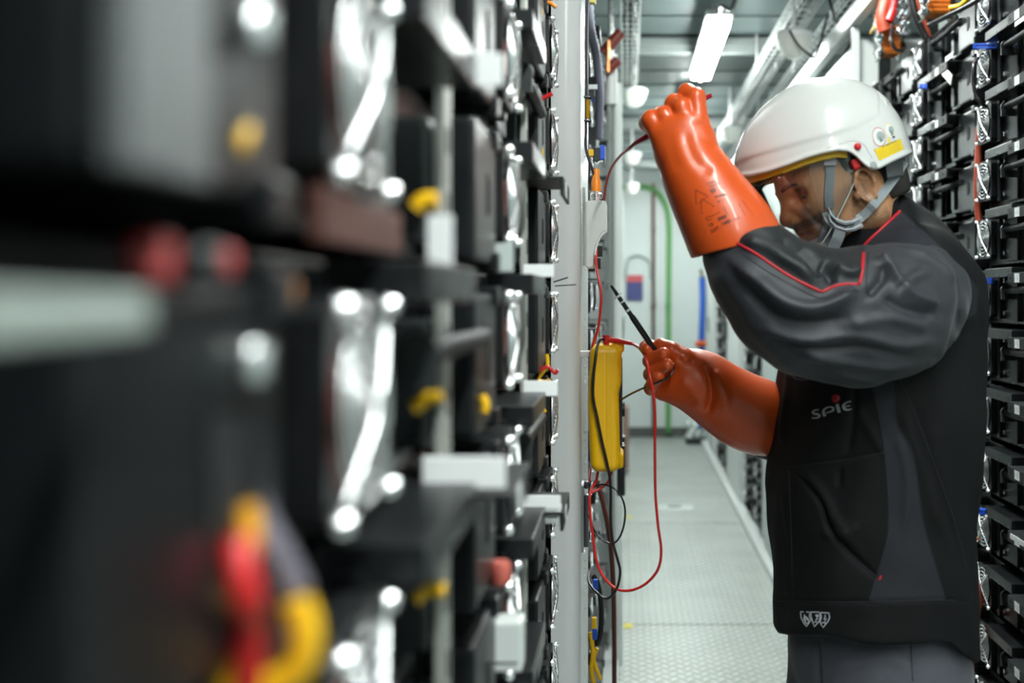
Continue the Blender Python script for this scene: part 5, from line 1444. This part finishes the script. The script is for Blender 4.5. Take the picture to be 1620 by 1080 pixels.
# left sleeve (near the camera)
g = Grid(0.07, 0.52, 1.36, 1.67, 1.26, 1.56, 0.0028); gw = (g.X, g.Y, g.Z)
arm = [W(1452, 466, 1.550, .072), W(1412, 490, 1.515, .081), W(1350, 505, 1.495, .079), W(1285, 497, 1.485, .072), W(1250, 480, 1.483, .066), W(1212, 445, 1.49, .056), W(1184, 408, 1.50, .0455), W(1160, 368, 1.508, .038)]
d = chain(gw, arm, 0.045)
V, Fq = surfnets(g, d); V = relax(V, Fq, 2, 0.5)
rp = 0.0022 * np.sin(V[:, 0] * 45 + 2.5 * np.sin(V[:, 2] * 40)) * np.sin(V[:, 2] * 52 + V[:, 1] * 30) + 0.0012 * np.sin(V[:, 0] * 90 + V[:, 2] * 70 + 2 * np.sin(V[:, 1] * 50))
V = V + normals(V, Fq) * rp[:, None]
V = folds(V, Fq, [
    ([(1150, 405), (1195, 440), (1240, 476), (1285, 488), (1330, 474), (1352, 458)], 11, 0.0075), ([(1180, 455), (1225, 500), (1280, 512), (1350, 500)], 11, -0.0060),
    ([(1175, 380), (1210, 392), (1250, 415), (1290, 440)], 10, 0.006), ([(1230, 372), (1262, 392), (1285, 415), (1298, 440)], 8, -0.006), ([(1297, 415), (1312, 430), (1318, 448)], 7, -0.007),
    ([(1320, 420), (1345, 432), (1362, 425)], 7, 0.005), ([(1392, 402), (1408, 425), (1424, 455)], 7, 0.007), ([(1424, 455), (1450, 470), (1485, 480)], 9, 0.006),
    ([(1424, 455), (1445, 440), (1470, 428)], 8, 0.004), ([(1400, 470), (1430, 487), (1480, 500)], 8, -0.005), ([(1370, 470), (1395, 440), (1400, 420)], 7, -0.005),
    ([(1205, 520), (1270, 538), (1350, 530), (1420, 545), (1480, 540)], 8, 0.004), ([(1215, 535), (1290, 552), (1370, 550), (1440, 566)], 6, -0.004), ([(1270, 562), (1340, 572), (1420, 582), (1480, 572)], 7, 0.004),
    ([(1330, 590), (1400, 588), (1470, 575)], 5, -0.003), ([(1345, 515), (1410, 505), (1470, 520)], 10, 0.003), ([(1390, 395), (1440, 395), (1490, 420), (1512, 450)], 5, 0.003), ([(1512, 430), (1520, 470), (1512, 520), (1495, 570)], 5, -0.003),
], 1.56, 1.55)
sme = mesh_from('sleeve', V, Fq)
inset = [(1100, 300), (1158, 380), (1200, 404), (1228, 423), (1248, 436), (1300, 462), (1326, 452), (1358, 450), (1363, 436), (1367, 398), (1390, 360), (1250, 300)]
panel_attr(sme, V, [inset], 1.60)
sl = keep(obj('sleeve', sme, M_grey), jacket)
T_slv = bvh_of(sme)
# right sleeve, mostly behind the body
g = Grid(0.19, 0.50, 1.68, 2.0, 1.16, 1.56, 0.0045); gw = (g.X, g.Y, g.Z)
d = chain(gw, [W(1425, 470, 1.84, .072), W(1390, 600, 1.87, .066), W(1340, 690, 1.86, .060), W(1270, 690, 1.80, .052), W(1218, 680, 1.755, .047)], 0.04)
V, Fq = surfnets(g, d); V = relax(V, Fq, 2)
keep(obj('sleeve', mesh_from('sleeve', V, Fq), cloth_mat('sleeve_plain', (0.030, 0.032, 0.038), rough=0.7, sheen=0.2)), jacket)
# piping, seams, stitching 
pp = curve2([(1158, 381), (1180, 392), (1200, 404), (1228, 423), (1248, 436), (1275, 450), (1300, 462)], 4)
bm = surf_line(T_slv, pp, 0.0021, -0.0002); add_bm(bm, surf_line(T_slv, curve2([(1300, 462), (1312, 456), (1326, 451), (1342, 449), (1359, 450)], 4), 0.0021, -0.0002))
add_bm(bm, surf_line(T_slv, curve2([(1359, 450), (1363, 436), (1365, 418), (1366, 399)], 4), 0.0024, -0.0002))
keep(obj('piping', bm, M_pipe), sl)
bm = surf_line([T_jack, T_col], curve2([(1425, 333), (1402, 355), (1378, 377), (1362, 394), (1345, 411), (1330, 426)], 4), 0.0024, 0.0002)
keep(obj('piping', bm, M_pipe), jacket)
M_seam = mat('seam_thread', (0.013, 0.013, 0.017), 0.8)
def seam(tree, pts, par, r=0.0007, m=M_seam, nm='seam'): keep(obj(nm, surf_line(tree, curve2(pts, 5), r, 0.0), m), par)
seam(T_slv, [(1168, 396), (1200, 420), (1250, 450), (1300, 472), (1330, 462), (1360, 460)], sl)
seam(T_slv, [(1374, 398), (1372, 430), (1370, 455), (1378, 470)], sl)
seam(T_slv, [(1508, 418), (1516, 450), (1518, 490), (1508, 540), (1495, 575)], sl)
seam(T_jack, [(1238, 740), (1300, 732), (1345, 726), (1400, 715)], jacket)
seam(T_jack, [(1226, 951), (1374, 952), (1497, 949), (1533, 954)], jacket)
seam(T_jack, [(1380, 612), (1397, 695), (1405, 791), (1404, 849), (1374, 952)], jacket)
seam(T_jack, [(1414, 618), (1419, 671), (1445, 719), (1462, 830), (1497, 949)], jacket)
seam(T_jack, [(1248, 742), (1252, 850), (1254, 950)], jacket)
seam(T_jack, [(1252, 742), (1285, 775), (1301, 800), (1312, 835), (1340, 870), (1392, 917)], jacket)
seam(T_jack, [(1420, 590), (1450, 660), (1480, 740), (1512, 830), (1530, 900)], jacket)
bm = bmesh.new(); stroke(bm, T_jack, [(1391, 917), (1394, 910)], 3.2, 0.0006, smooth=False); keep(obj('bar_tack', bm, M_pipe), jacket)
# chest flap hanging below the raised arm
bm = bmesh.new()
seam(T_jack, [(1248, 590), (1262, 600), (1285, 598), (1300, 590)], jacket, 0.0012, mat('flap_edge', (0.10, 0.10, 0.12), 0.7), 'flap_edge')
bm.free()
# lettering on the chest: thick rounded capitals and a red ball
M_print = mat('print_silver', (0.42, 0.44, 0.46), 0.45); M_white_pr = mat('print_white', (0.62, 0.63, 0.68), 0.5)
z0 = lambda a, b_: (1270 + a / 13.5, 600 + b_ / 13.5)
bm = bmesh.new()
stroke(bm, T_jack, [z0(340, 652), (z0(280, 650)), z0(215, 690), z0(240, 730), z0(330, 745), z0(360, 780), z0(300, 820), z0(190, 822)], [1.6, 2.2, 3.0, 3.2, 3.2, 3.0, 2.2, 1.6])
stroke(bm, T_jack, [z0(475, 785), z0(440, 700), z0(470, 630), z0(560, 590), z0(640, 600), z0(650, 650), z0(590, 690), z0(500, 712)], [5.2, 4.2, 3.0, 2.0, 3.0, 3.6, 2.4, 1.6])
stroke(bm, T_jack, [z0(732, 528), z0(778, 708)], 5.2, smooth=False)
stroke(bm, T_jack, [z0(1028, 470), z0(930, 495), z0(870, 560), z0(890, 625), z0(960, 650), z0(1045, 630)], [1.6, 2.4, 4.6, 4.6, 2.6, 1.4])
stroke(bm, T_jack, [z0(890, 585), z0(1012, 560)], 1.5, smooth=False)
lg = keep(obj('chest_print', bm, M_print), jacket)
lb_ = keep(obj('red_ball_print', disc(T_jack, *z0(708, 412), 6.7, 6.9, 0, 0.0007), mat('print_red', (0.55, 0.015, 0.03), 0.45)), lg)
bm = bmesh.new()
for k in range(4):
    f = 0.30 + 0.2 * k
    stroke(bm, T_jack, [z0(680 + 20 * k, 480 - 28 * k), z0(730 + 10 * k, 440 - 26 * k), z0(790 - 6 * k, 415 - 22 * k)], 0.8, 0.001)
keep(obj('ball_highlight_print', bm, mat('print_pink', (0.55, 0.28, 0.27), 0.45)), lb_)
z1 = lambda a, b_: (1255 + a / 19.64, 950 + b_ / 19.64)
shapes = [[(225, 340), (505, 350), (500, 480), (545, 590), (480, 700), (408, 795), (330, 700), (240, 520)], [(545, 350), (800, 350), (835, 500), (800, 640), (652, 805), (610, 680), (575, 560), (545, 450)], [(850, 365), (1105, 380), (1130, 510), (1090, 620), (922, 835), (860, 730), (835, 640), (870, 500)]]
for k, sh in enumerate(shapes):
    bm = bmesh.new(); pts = [z1(a, b_) for a, b_ in sh]
    stroke(bm, T_jack, pts + [pts[0]], 1.6, 0.0006, smooth=False)
    if k == 0:
        stroke(bm, T_jack, [z1(350, 420), z1(350, 540), z1(375, 660), z1(420, 710), z1(480, 650), z1(440, 560), z1(380, 480)], [1, 3.5, 2.2, 1.6, 1.6, 3.4, 1.0], 0.0006)
    elif k == 1:
        stroke(bm, T_jack, [z1(690, 450), z1(790, 470)], 3.2, 0.0006, smooth=False); stroke(bm, T_jack, [z1(740, 470), z1(735, 560), z1(690, 610)], 1.8, 0.0006); stroke(bm, T_jack, [z1(645, 660), z1(750, 655)], 1.6, 0.0006, smooth=False)
    else:
        stroke(bm, T_jack, [z1(990, 430), z1(985, 500), z1(950, 580)], 1.4, 0.0006); stroke(bm, T_jack, [z1(950, 580), z1(1030, 545), z1(970, 660)], 1.3, 0.0006, smooth=False); stroke(bm, T_jack, [z1(885, 675), z1(1000, 690)], 1.5, 0.0006, smooth=False)
    keep(obj('shield_print', bm, M_white_pr), jacket)

# ---- trousers and boots
g = Grid(0.22, 0.58, 1.46, 1.95, 0.08, 1.06, 0.006); gw = (g.X, g.Y, g.Z)
d = ell(gw, (0.385, 1.70, 0.93), (0.135, 0.145, 0.15))
near = [(0.398, 1.640, 0.88, 0.108), (0.388, 1.61, 0.50, 0.092), (0.405, 1.60, 0.12, 0.080)]
far = [(0.366, 1.79, 0.88, 0.106), (0.350, 1.82, 0.50, 0.092), (0.375, 1.82, 0.12, 0.080)]
d = smin(d, chain(gw, near, 0.03), 0.03); d = smin(d, chain(gw, far, 0.03), 0.03)
V, Fq = surfnets(g, d); V = relax(V, Fq, 2, 0.5)
rp = 0.003 * np.sin(V[:, 2] * 30 + 3 * np.sin(V[:, 0] * 25)) * np.sin(V[:, 1] * 25 + V[:, 2] * 12)
V = V + normals(V, Fq) * rp[:, None]
V = folds(V, Fq, [([(1292, 1000), (1296, 1100)], 4, -0.005), ([(1440, 1010), (1443, 1100)], 3, -0.002), ([(1310, 1060), (1400, 1040), (1440, 1060)], 8, 0.003)], 1.75)
tr = keep(obj('trousers', mesh_from('trousers', V, Fq), cloth_mat('trouser_grey', (0.075, 0.076, 0.094), rough=0.8, sheen=0.15)), person)
T_tr = bvh_of(tr.data)
seam(T_tr, [(1441, 1006), (1442, 1040), (1444, 1078)], tr)
for yy in (1.60, 1.82):
    g = Grid(0.18, 0.50, yy - 0.09, yy + 0.09, 0.0, 0.26, 0.005); gw = (g.X, g.Y, g.Z)
    d = chain(gw, [(0.425, yy, 0.055, 0.046), (0.33, yy, 0.052, 0.045), (0.255, yy, 0.040, 0.042)], 0.03)
    d = smin(d, rcone(gw, (0.415, yy, 0.06, ), (0.41, yy, 0.20), 0.05, 0.055), 0.03)
    d = smax(d, -(g.Z - 0.001), 0.004)
    V, Fq = surfnets(g, d); keep(obj('boot', mesh_from('boot', V, Fq), mat('boot_leather', (0.02, 0.018, 0.016), 0.5)), person)

# ---- gloves
M_glove = mat('orange_rubber', (0.66, 0.088, 0.012), 0.38, noise=0.05, nscale=12, rvar=0.05, bump=0.08, bscale=60, coat=0.15)
nt = M_glove.node_tree; b = nt.nodes['Principled BSDF']; b.inputs['Subsurface Weight'].default_value = 0.08; b.inputs['Subsurface Radius'].default_value = (0.01, 0.003, 0.001)
# left glove: raised, back of the hand to the camera, fingers closed round the red probe
g = Grid(P(1008, 0, 1.53).x, P(1240, 0, 1.50).x, 1.425, 1.64, P(0, 428, 1.50).z, P(0, 122, 1.53).z, 0.0018); gw = (g.X, g.Y, g.Z)
gaunt = [W(1180, 416, 1.505, .0605), W(1164, 383, 1.507, .0555), W(1146, 350, 1.510, .0500), W(1124, 315, 1.514, .0440), W(1107, 286, 1.518, .0390), W(1092, 258, 1.522, .0335), W(1083, 238, 1.524, .0320)]
d = chain(gw, gaunt, 0.03)
for a in ([W(1100, 240, 1.524, .026), W(1104, 196, 1.518, .0165)], [W(1088, 240, 1.522, .028), W(1085, 198, 1.515, .0170)], [W(1074, 236, 1.524, .026), W(1064, 204, 1.518, .0165)], [W(1064, 240, 1.530, .022), W(1044, 212, 1.524, .0160)]):
    d = smin(d, chain(gw, a), 0.016)
d = smin(d, rcone(gw, W(1100, 238, 1.535, 0)[:3], W(1112, 216, 1.545, 0)[:3], .020, .0155), 0.014)      # thumb side
d = smin(d, chain(gw, [W(1104, 200, 1.522, .0150), W(1111, 222, 1.514, .0165), W(1104, 244, 1.516, .0150)], 0.008), 0.007)
thumb = chain(gw, [W(1112, 214, 1.545, .0155), W(1098, 192, 1.572, .0135), W(1082, 178, 1.578, .0125)], 0.006)
d = smin(d, thumb, 0.006)
# knuckle dip between index and middle metacarpals, sinew groove seen on the back
fing = [
    [W(1104, 194, 1.517, .0155), W(1101, 154, 1.522, .0128), W(1086, 146, 1.536, .0118), W(1083, 158, 1.552, .0112)],
    [W(1086, 192, 1.515, .0155), W(1078, 170, 1.516, .0128), W(1066, 163, 1.530, .0122), W(1066, 176, 1.552, .0112)],
    [W(1064, 202, 1.518, .0155), W(1050, 183, 1.522, .0125), W(1046, 182, 1.538, .0118), W(1050, 194, 1.556, .0108)],
    [W(1046, 212, 1.524, .0155), W(1031, 190, 1.526, .0138), W(1025, 194, 1.540, .0122), W(1034, 206, 1.556, .0105)]]
for f_ in fing: d = smin(d, chain(gw, f_, 0.005), 0.0032)
# open cuff: cut square to the arm, hollow inside
rc = P(1165, 386, 1.507); rn = (P(1146, 350, 1.510) - rc).normalized()
rn = (P(1105, 405, 1.507) - P(1225, 366, 1.507)).normalized(); rn = Vector((rn.z, 0.02, -rn.x)).normalized()
if rn.z < 0: rn = -rn
along = (g.X - rc.x) * rn.x + (g.Y - rc.y) * rn.y + (g.Z - rc.z) * rn.z
along = along + 0.35 * np.clip(1 - np.sqrt((g.X - rc.x) ** 2 + (g.Y - rc.y + 0.05) ** 2) / 0.06, 0, 1) * 0.02
d = smax(d, -along, 0.0012)
inn = chain(gw, [(a[0], a[1], a[2], a[3] - 0.0032) for a in gaunt[:4]], 0.03)
d = smax(d, -np.maximum(inn, along - 0.055), 0.0012)
V, Fq = surfnets(g, d); V = relax(V, Fq, 1, 0.4)
V = folds(V, Fq, [([(1084, 205), (1090, 232), (1104, 258), (1128, 272)], 9, -0.0028), ([(1055, 212), (1064, 245), (1074, 270)], 9, -0.0012)], 1.515, 1.0); V = relax(V, Fq, 2, 0.4)
gl = keep(obj('glove', mesh_from('glove', V, Fq), M_glove), person)
T_gl = bvh_of(gl.data)
# printing on the gauntlet
zg = lambda a, b_: (1090 + a / 10.8, 280 + b_ / 10.8)
bm = bmesh.new()
def ln(*pts, w=1.0): stroke(bm, T_gl, [zg(*p) for p in pts], w, 0.0005, smooth=False)
ln((115, 220), (335, 330), (235, 385), w=1.1); ln((115, 220), (122, 468), (205, 425), w=1.1); ln((225, 380), (430, 495), (212, 632), (212, 380), (225, 380), w=1.1)
ln((590, 515), (920, 410), (1090, 640), (850, 700), (700, 755), w=0.8); ln((590, 515), (660, 640), w=0.8); ln((730, 475), (850, 700), w=0.8); ln((850, 440), (965, 660), w=0.7)
ln((300, 690), (390, 665), (530, 600), w=0.9); ln((290, 690), (315, 745), (395, 715), w=0.9)
pr = keep(obj('glove_print', bm, mat('glove_ink', (0.10, 0.018, 0.012), 0.45)), gl)
M_gink = mat('glove_ink', (0.10, 0.018, 0.012), 0.45)
def gtext(s, a, b_, size, ang=-24, bold=0.02):
    c_, s_ = math.cos(math.radians(ang)), math.sin(math.radians(ang))
    x0, y0 = zg(a, b_)
    keep(obj('glove_lettering', text_on(T_gl, s, x0, y0, size * c_, size * s_, size * s_ * 1.0, -size * c_, 0.0006, bold), M_gink), gl)
gtext('CE', 345, 850, 6.5); gtext('LOT :', 385, 950, 7.5); gtext('0000', 505, 752, 7.5, bold=0.04); gtext('1400', 565, 832, 7.5, bold=0.04)
gtext('RUBBER', 450, 355, 5.0, -14); gtext('10', 380, 285, 9.0, -30, 0.06); gtext('M   J   S', 500, 440, 4.5, -24); gtext('Isolante', 315, 130, 5.0, -20, 0.0); gtext('Electrical', 360, 178, 5.0, -22, 0.0)
# right glove: level, palm side to the camera, holding the black probe
g = Grid(P(1010, 0, 1.70).x, P(1248, 0, 1.72).x, 1.60, 1.82, P(0, 722, 1.74).z, P(0, 528, 1.66).z, 0.0018); gw = (g.X, g.Y, g.Z)
g2 = [W(1240, 668, 1.745, .0500), W(1205, 661, 1.740, .0515), W(1172, 648, 1.735, .0500), W(1140, 628, 1.728, .0450), W(1116, 609, 1.720, .0405), W(1098, 601, 1.715, .0385), W(1080, 597, 1.712, .036)]
d = chain(gw, g2, 0.03)
# loose bulge and crease at the wrist
for a in ([W(1090, 586, 1.712, .028), W(1056, 566, 1.712, .0150)], [W(1088, 596, 1.712, .030), W(1048, 580, 1.714, .0160)], [W(1086, 606, 1.712, .028), W(1046, 598, 1.714, .0160)], [W(1080, 612, 1.708, .024), W(1048, 616, 1.708, .0165)]):
    d = smin(d, chain(gw, a), 0.014)
d = smin(d, rcone(gw, W(1090, 580, 1.695, 0)[:3], W(1078, 566, 1.680, 0)[:3], .021, .0160), 0.014)
fing = [
    [W(1050, 556, 1.712, .0130), W(1030, 549, 1.700, .0105), W(1022, 549, 1.684, .0098), W(1024, 551, 1.672, .0095)],
    [W(1046, 574, 1.712, .0130), W(1028, 571, 1.700, .0105), W(1032, 567, 1.668, .0098), W(1050, 559, 1.648, .0096)],
    [W(1042, 594, 1.714, .0130), W(1029, 592, 1.702, .0105), W(1034, 588, 1.668, .0098), W(1056, 577, 1.646, .0096)],
    [W(1042, 614, 1.710, .0130), W(1030, 614, 1.700, .0105), W(1033, 607, 1.672, .0098), W(1042, 595, 1.656, .0094)]]
for f_ in fing: d = smin(d, chain(gw, f_, 0.005), 0.0022)
d = smin(d, chain(gw, [W(1080, 566, 1.682, .0165), W(1062, 554, 1.680, .0125), W(1045, 547, 1.684, .0120)], 0.006), 0.005)
rc = P(1224, 668, 1.742); ar = (P(1140, 628, 1.728) - P(1205, 661, 1.740)).normalized(); ar = Vector((-1, 0, 0.22)).normalized()
along = (g.X - rc.x) * ar.x + (g.Y - rc.y) * ar.y + (g.Z - rc.z) * ar.z
d = smax(d, -along, 0.0012)
inn = chain(gw, [(a[0], a[1], a[2], a[3] - 0.0032) for a in g2[:3]], 0.03)
d = smax(d, -np.maximum(inn, along - 0.04), 0.0012)
V, Fq = surfnets(g, d); V = relax(V, Fq, 1, 0.4)
V = folds(V, Fq, [([(1112, 575), (1124, 600), (1126, 630), (1118, 652)], 6, -0.0075), ([(1128, 585), (1142, 615), (1150, 650)], 9, 0.004), ([(1070, 566), (1085, 575), (1100, 570)], 5, -0.0035), ([(1075, 600), (1095, 620), (1112, 640)], 8, 0.002)], 1.74, 1.0)
gr_ = keep(obj('glove', mesh_from('glove', V, Fq), M_glove), person)
T_gr = bvh_of(gr_.data)
# ------------------------------------------------------------------ multimeter and its leads
g = Grid(P(925, 0, 1.76).x, P(992, 0, 1.76).x, 1.70, 1.86, P(0, 755, 1.76).z, P(0, 520, 1.76).z, 0.0016)
zt, zb = P(0, 545, 1.76).z, P(0, 744, 1.76).z
x0, x1 = P(931, 0, 1.76).x, P(984, 0, 1.76).x
zz = g.Z
xl = np.interp(zz, [zb, zb + .03, (zt + zb) / 2 - .01, (zt + zb) / 2 + .01, zt], [x0 + .004, x0 + .002, x0 - .0005, x0 - .001, x0 + .003]).astype(np.float32)
xr = np.interp(zz, [zb, zb + .03, (zt + zb) / 2 + .022, (zt + zb) / 2 + .040, zt], [x1 - .003, x1 - .003, x1 - .005, x1 - .001, x1 - .0]).astype(np.float32)
def rbox(X, Y, Z, cx, hx, cy, hy, cz, hz, r):
    qx, qy, qz = np.abs(X - cx) - hx + r, np.abs(Y - cy) - hy + r, np.abs(Z - cz) - hz + r
    return np.sqrt(np.maximum(qx, 0) ** 2 + np.maximum(qy, 0) ** 2 + np.maximum(qz, 0) ** 2) + np.minimum(np.maximum(qx, np.maximum(qy, qz)), 0) - r
d = rbox(g.X, g.Y, g.Z, (xl + xr) / 2, (xr - xl) / 2, 1.785, 0.050, (zt + zb) / 2, (zt - zb) / 2, 0.013)
d = smax(d, -(np.abs(g.X - (x0 + x1) / 2 - 0.001) - 0.0006 + np.clip(g.Y - 1.7362, 0, 1) * 3), 0.0008)
d = smin(d, rbox(g.X, g.Y, g.Z, x1 - .006, .0095, 1.785, .035, zt - 0.003, .0085, .004), 0.004)
d = smin(d, rbox(g.X, g.Y, g.Z, x1 - .006, .0085, 1.785, .035, zb + 0.016, .012, .005), 0.004)
V, Fq = surfnets(g, d); V = relax(V, Fq, 1, 0.5)
meter = thing('multimeter', 'yellow handheld multimeter hanging edge-on from the grey post', 'multimeter', (0, 0, 0))
ms = obj('shell', mesh_from('shell', V, Fq), mat('meter_yellow', (0.86, 0.47, 0.006), 0.40, noise=0.04, nscale=20), meter)
bm = box(bmesh.new(), x1 - 0.012, x1 + 0.0005, 1.755, 1.815, (zt + zb) / 2 - 0.06, zt - 0.02, bev=0.002)
obj('front_panel', bm, M_black, meter)
bm = bmesh.new(); c = Vector((x1 + 0.0005, 1.785, (zt + zb) / 2 - 0.005)); cyl(bm, c, c + Vector((0.004, 0, 0)), 0.012, n=20); obj('dial', bm, M_black, meter, smooth=40)
bm = bmesh.new(); c = P(984, 703, 1.77); cyl(bm, c, c + Vector((0.004, 0, 0.001)), 0.003, n=12); obj('stud', bm, M_chrome, meter, smooth=40)
bm = box(bmesh.new(), -0.0740, x0 + 0.003, 1.79, 1.82, zt - 0.022, zt - 0.012, bev=0.002); obj('magnet_strap', bm, M_post, meter)

M_leadr = mat('lead_red', (0.62, 0.018, 0.012), 0.28, coat=0.2); M_leadk = mat('lead_black', (0.008, 0.008, 0.009), 0.22, coat=0.3)
def lead(bm, pts, r=0.0022, per=10): tube(bm, catmull(pts, per), r, 10)
# red lead: plug in the meter, loop in front, up to the probe in the raised hand
t = thing('test_lead', 'red test lead looping from the yellow meter to the probe in the raised hand', 'test lead')
bm = bmesh.new(); top = zt
c = P(959, 545, 1.752)
cyl(bm, c, c + Vector((0, 0, 0.015)), 0.0050, n=14); lathe(bm, [(0, 0), (0.0062, 0), (0.0062, 0.003), (0, 0.003)], Matrix.Translation(c + Vector((0, 0, 0.012))), n=16)
tube(bm, [P(961, 537.5, 1.75), P(975, 538.5, 1.748), P(988, 541, 1.745), P(1003, 544, 1.742)], 0.004, 10, radii=[0.0046, 0.0042, 0.0036, 0.0028])
obj('plug', bm, M_leadr, t, smooth=40)
bm = bmesh.new()
lead(bm, [P(1000, 543.5, 1.742), P(1012, 551, 1.70), P(1022, 567, 1.66), P(1027, 590, 1.635), P(1033, 620, 1.63), P(1036, 660, 1.64), P(1036, 720, 1.66), P(1037, 780, 1.68), P(1041, 830, 1.69), P(1046, 870, 1.70), P(1041, 900, 1.71), P(1023, 922, 1.72),
          P(1000, 933, 1.73), P(978, 932, 1.74), P(957, 915, 1.745), P(944, 888, 1.75), P(938, 850, 1.75), P(933, 805, 1.75), P(934, 778, 1.755), P(943, 760, 1.77), P(947, 738, 1.80)])
lead(bm, [P(932, 780, 1.76), P(950, 772, 1.765), P(962, 762, 1.775), P(968, 742, 1.80)])
lead(bm, [P(932, 760, 1.765), P(934, 740, 1.80)])
lead(bm, [P(934, 560, 1.79), P(938, 545, 1.77), P(946, 520, 1.765), P(950, 490, 1.76), P(951, 465, 1.76), P(947, 440, 1.765), P(943, 415, 1.775), P(944, 395, 1.80)])
lead(bm, [P(953, 325, 1.80), P(956, 312, 1.79), P(959, 290, 1.76), P(967, 266, 1.72), P(980, 248, 1.67), P(996, 234, 1.62)])
obj('cable', bm, M_leadr, t)
bm = bmesh.new()
pb = [P(992, 237, 1.63), P(1006, 226, 1.60), P(1024, 216, 1.575), P(1050, 196, 1.566), P(1080, 176, 1.560), P(1106, 161, 1.553), P(1126, 150, 1.548)]
tube(bm, pb, 0.004, 12, radii=[0.0020, 0.0032, 0.0046, 0.0050, 0.0050, 0.0050, 0.0026])
lathe(bm, [(0, 0), (0.009, 0), (0.009, 0.0015), (0, 0.0015)], Matrix.Translation(P(1100, 165, 1.555)) @ (pb[5] - pb[4]).to_track_quat('Z', 'Y').to_matrix().to_4x4(), n=16)
obj('probe', bm, mat('probe_red', (0.30, 0.006, 0.02), 0.35), t, smooth=40)
bm = bmesh.new(); cyl(bm, P(1125, 150.5, 1.548), P(1131, 147, 1.547), 0.0016, 0.0006, n=8); obj('probe_tip', bm, M_chrome, t, smooth=40)
# black lead
t = thing('test_lead', 'black test lead from the meter to the black probe held in the lower hand', 'test lead')
bm = bmesh.new()
lead(bm, [P(957, 538, 1.75), P(950, 537, 1.742), P(945, 548, 1.735), P(942, 570, 1.730), P(939, 600, 1.728), P(939, 630, 1.728), P(946, 665, 1.727), P(953, 700, 1.727), P(961, 735, 1.73), P(966, 770, 1.735), P(966, 820, 1.735), P(969, 855, 1.735), P(977, 885, 1.735),
          P(981, 905, 1.735), P(976, 930, 1.74), P(962, 946, 1.745), P(945, 938, 1.75), P(932, 922, 1.77), P(932, 905, 1.80)])
lead(bm, [P(932, 775, 1.775), P(945, 768, 1.76), P(960, 767, 1.755), P(978, 778, 1.75), P(988, 800, 1.75), P(988, 825, 1.75), P(981, 848, 1.75), P(970, 859, 1.75), P(955, 855, 1.752), P(940, 838, 1.76), P(931, 815, 1.78)], 0.0016)
lead(bm, [P(981, 633, 1.75), P(1000, 622, 1.715), P(1022, 612, 1.675), P(1042, 604, 1.650), P(1055, 598, 1.643), P(1064, 589, 1.644), P(1066, 578, 1.650), P(1062, 571, 1.662)], 0.0017)
obj('cable', bm, M_leadk, t)
bm = bmesh.new()
a0, a1 = P(1040, 560, 1.672), P(965, 449, 1.64)
def al(s): return a0 + (a1 - a0) * s
tube(bm, [al(0), al(0.25), al(0.52), al(0.56), al(0.80), al(0.83)], 0.004, 14, radii=[0.0042, 0.0046, 0.0046, 0.0036, 0.0034, 0.0028])
tube(bm, [al(0.845), al(0.98)], 0.002, 10, radii=[0.0030, 0.0019])
pr_ = obj('probe', bm, M_black, t, smooth=40)
bm = bmesh.new(); lathe(bm, [(0, -0.001), (0.0072, -0.001), (0.0072, 0.0006), (0, 0.0006)], Matrix.Translation(al(0.835)) @ (a1 - a0).to_track_quat('Z', 'Y').to_matrix().to_4x4(), n=18)
tube(bm, [al(0.62), al(0.645)], 0.0042, 12); tube(bm, [al(0.745), al(0.76)], 0.0040, 12)
obj('guard_ring', bm, mat('guard_pale', (0.55, 0.58, 0.55), 0.4), pr_, smooth=40)
bm = bmesh.new(); cyl(bm, al(0.97), al(1.055), 0.0013, 0.0004, n=8); obj('probe_tip', bm, M_chrome, t, smooth=40)
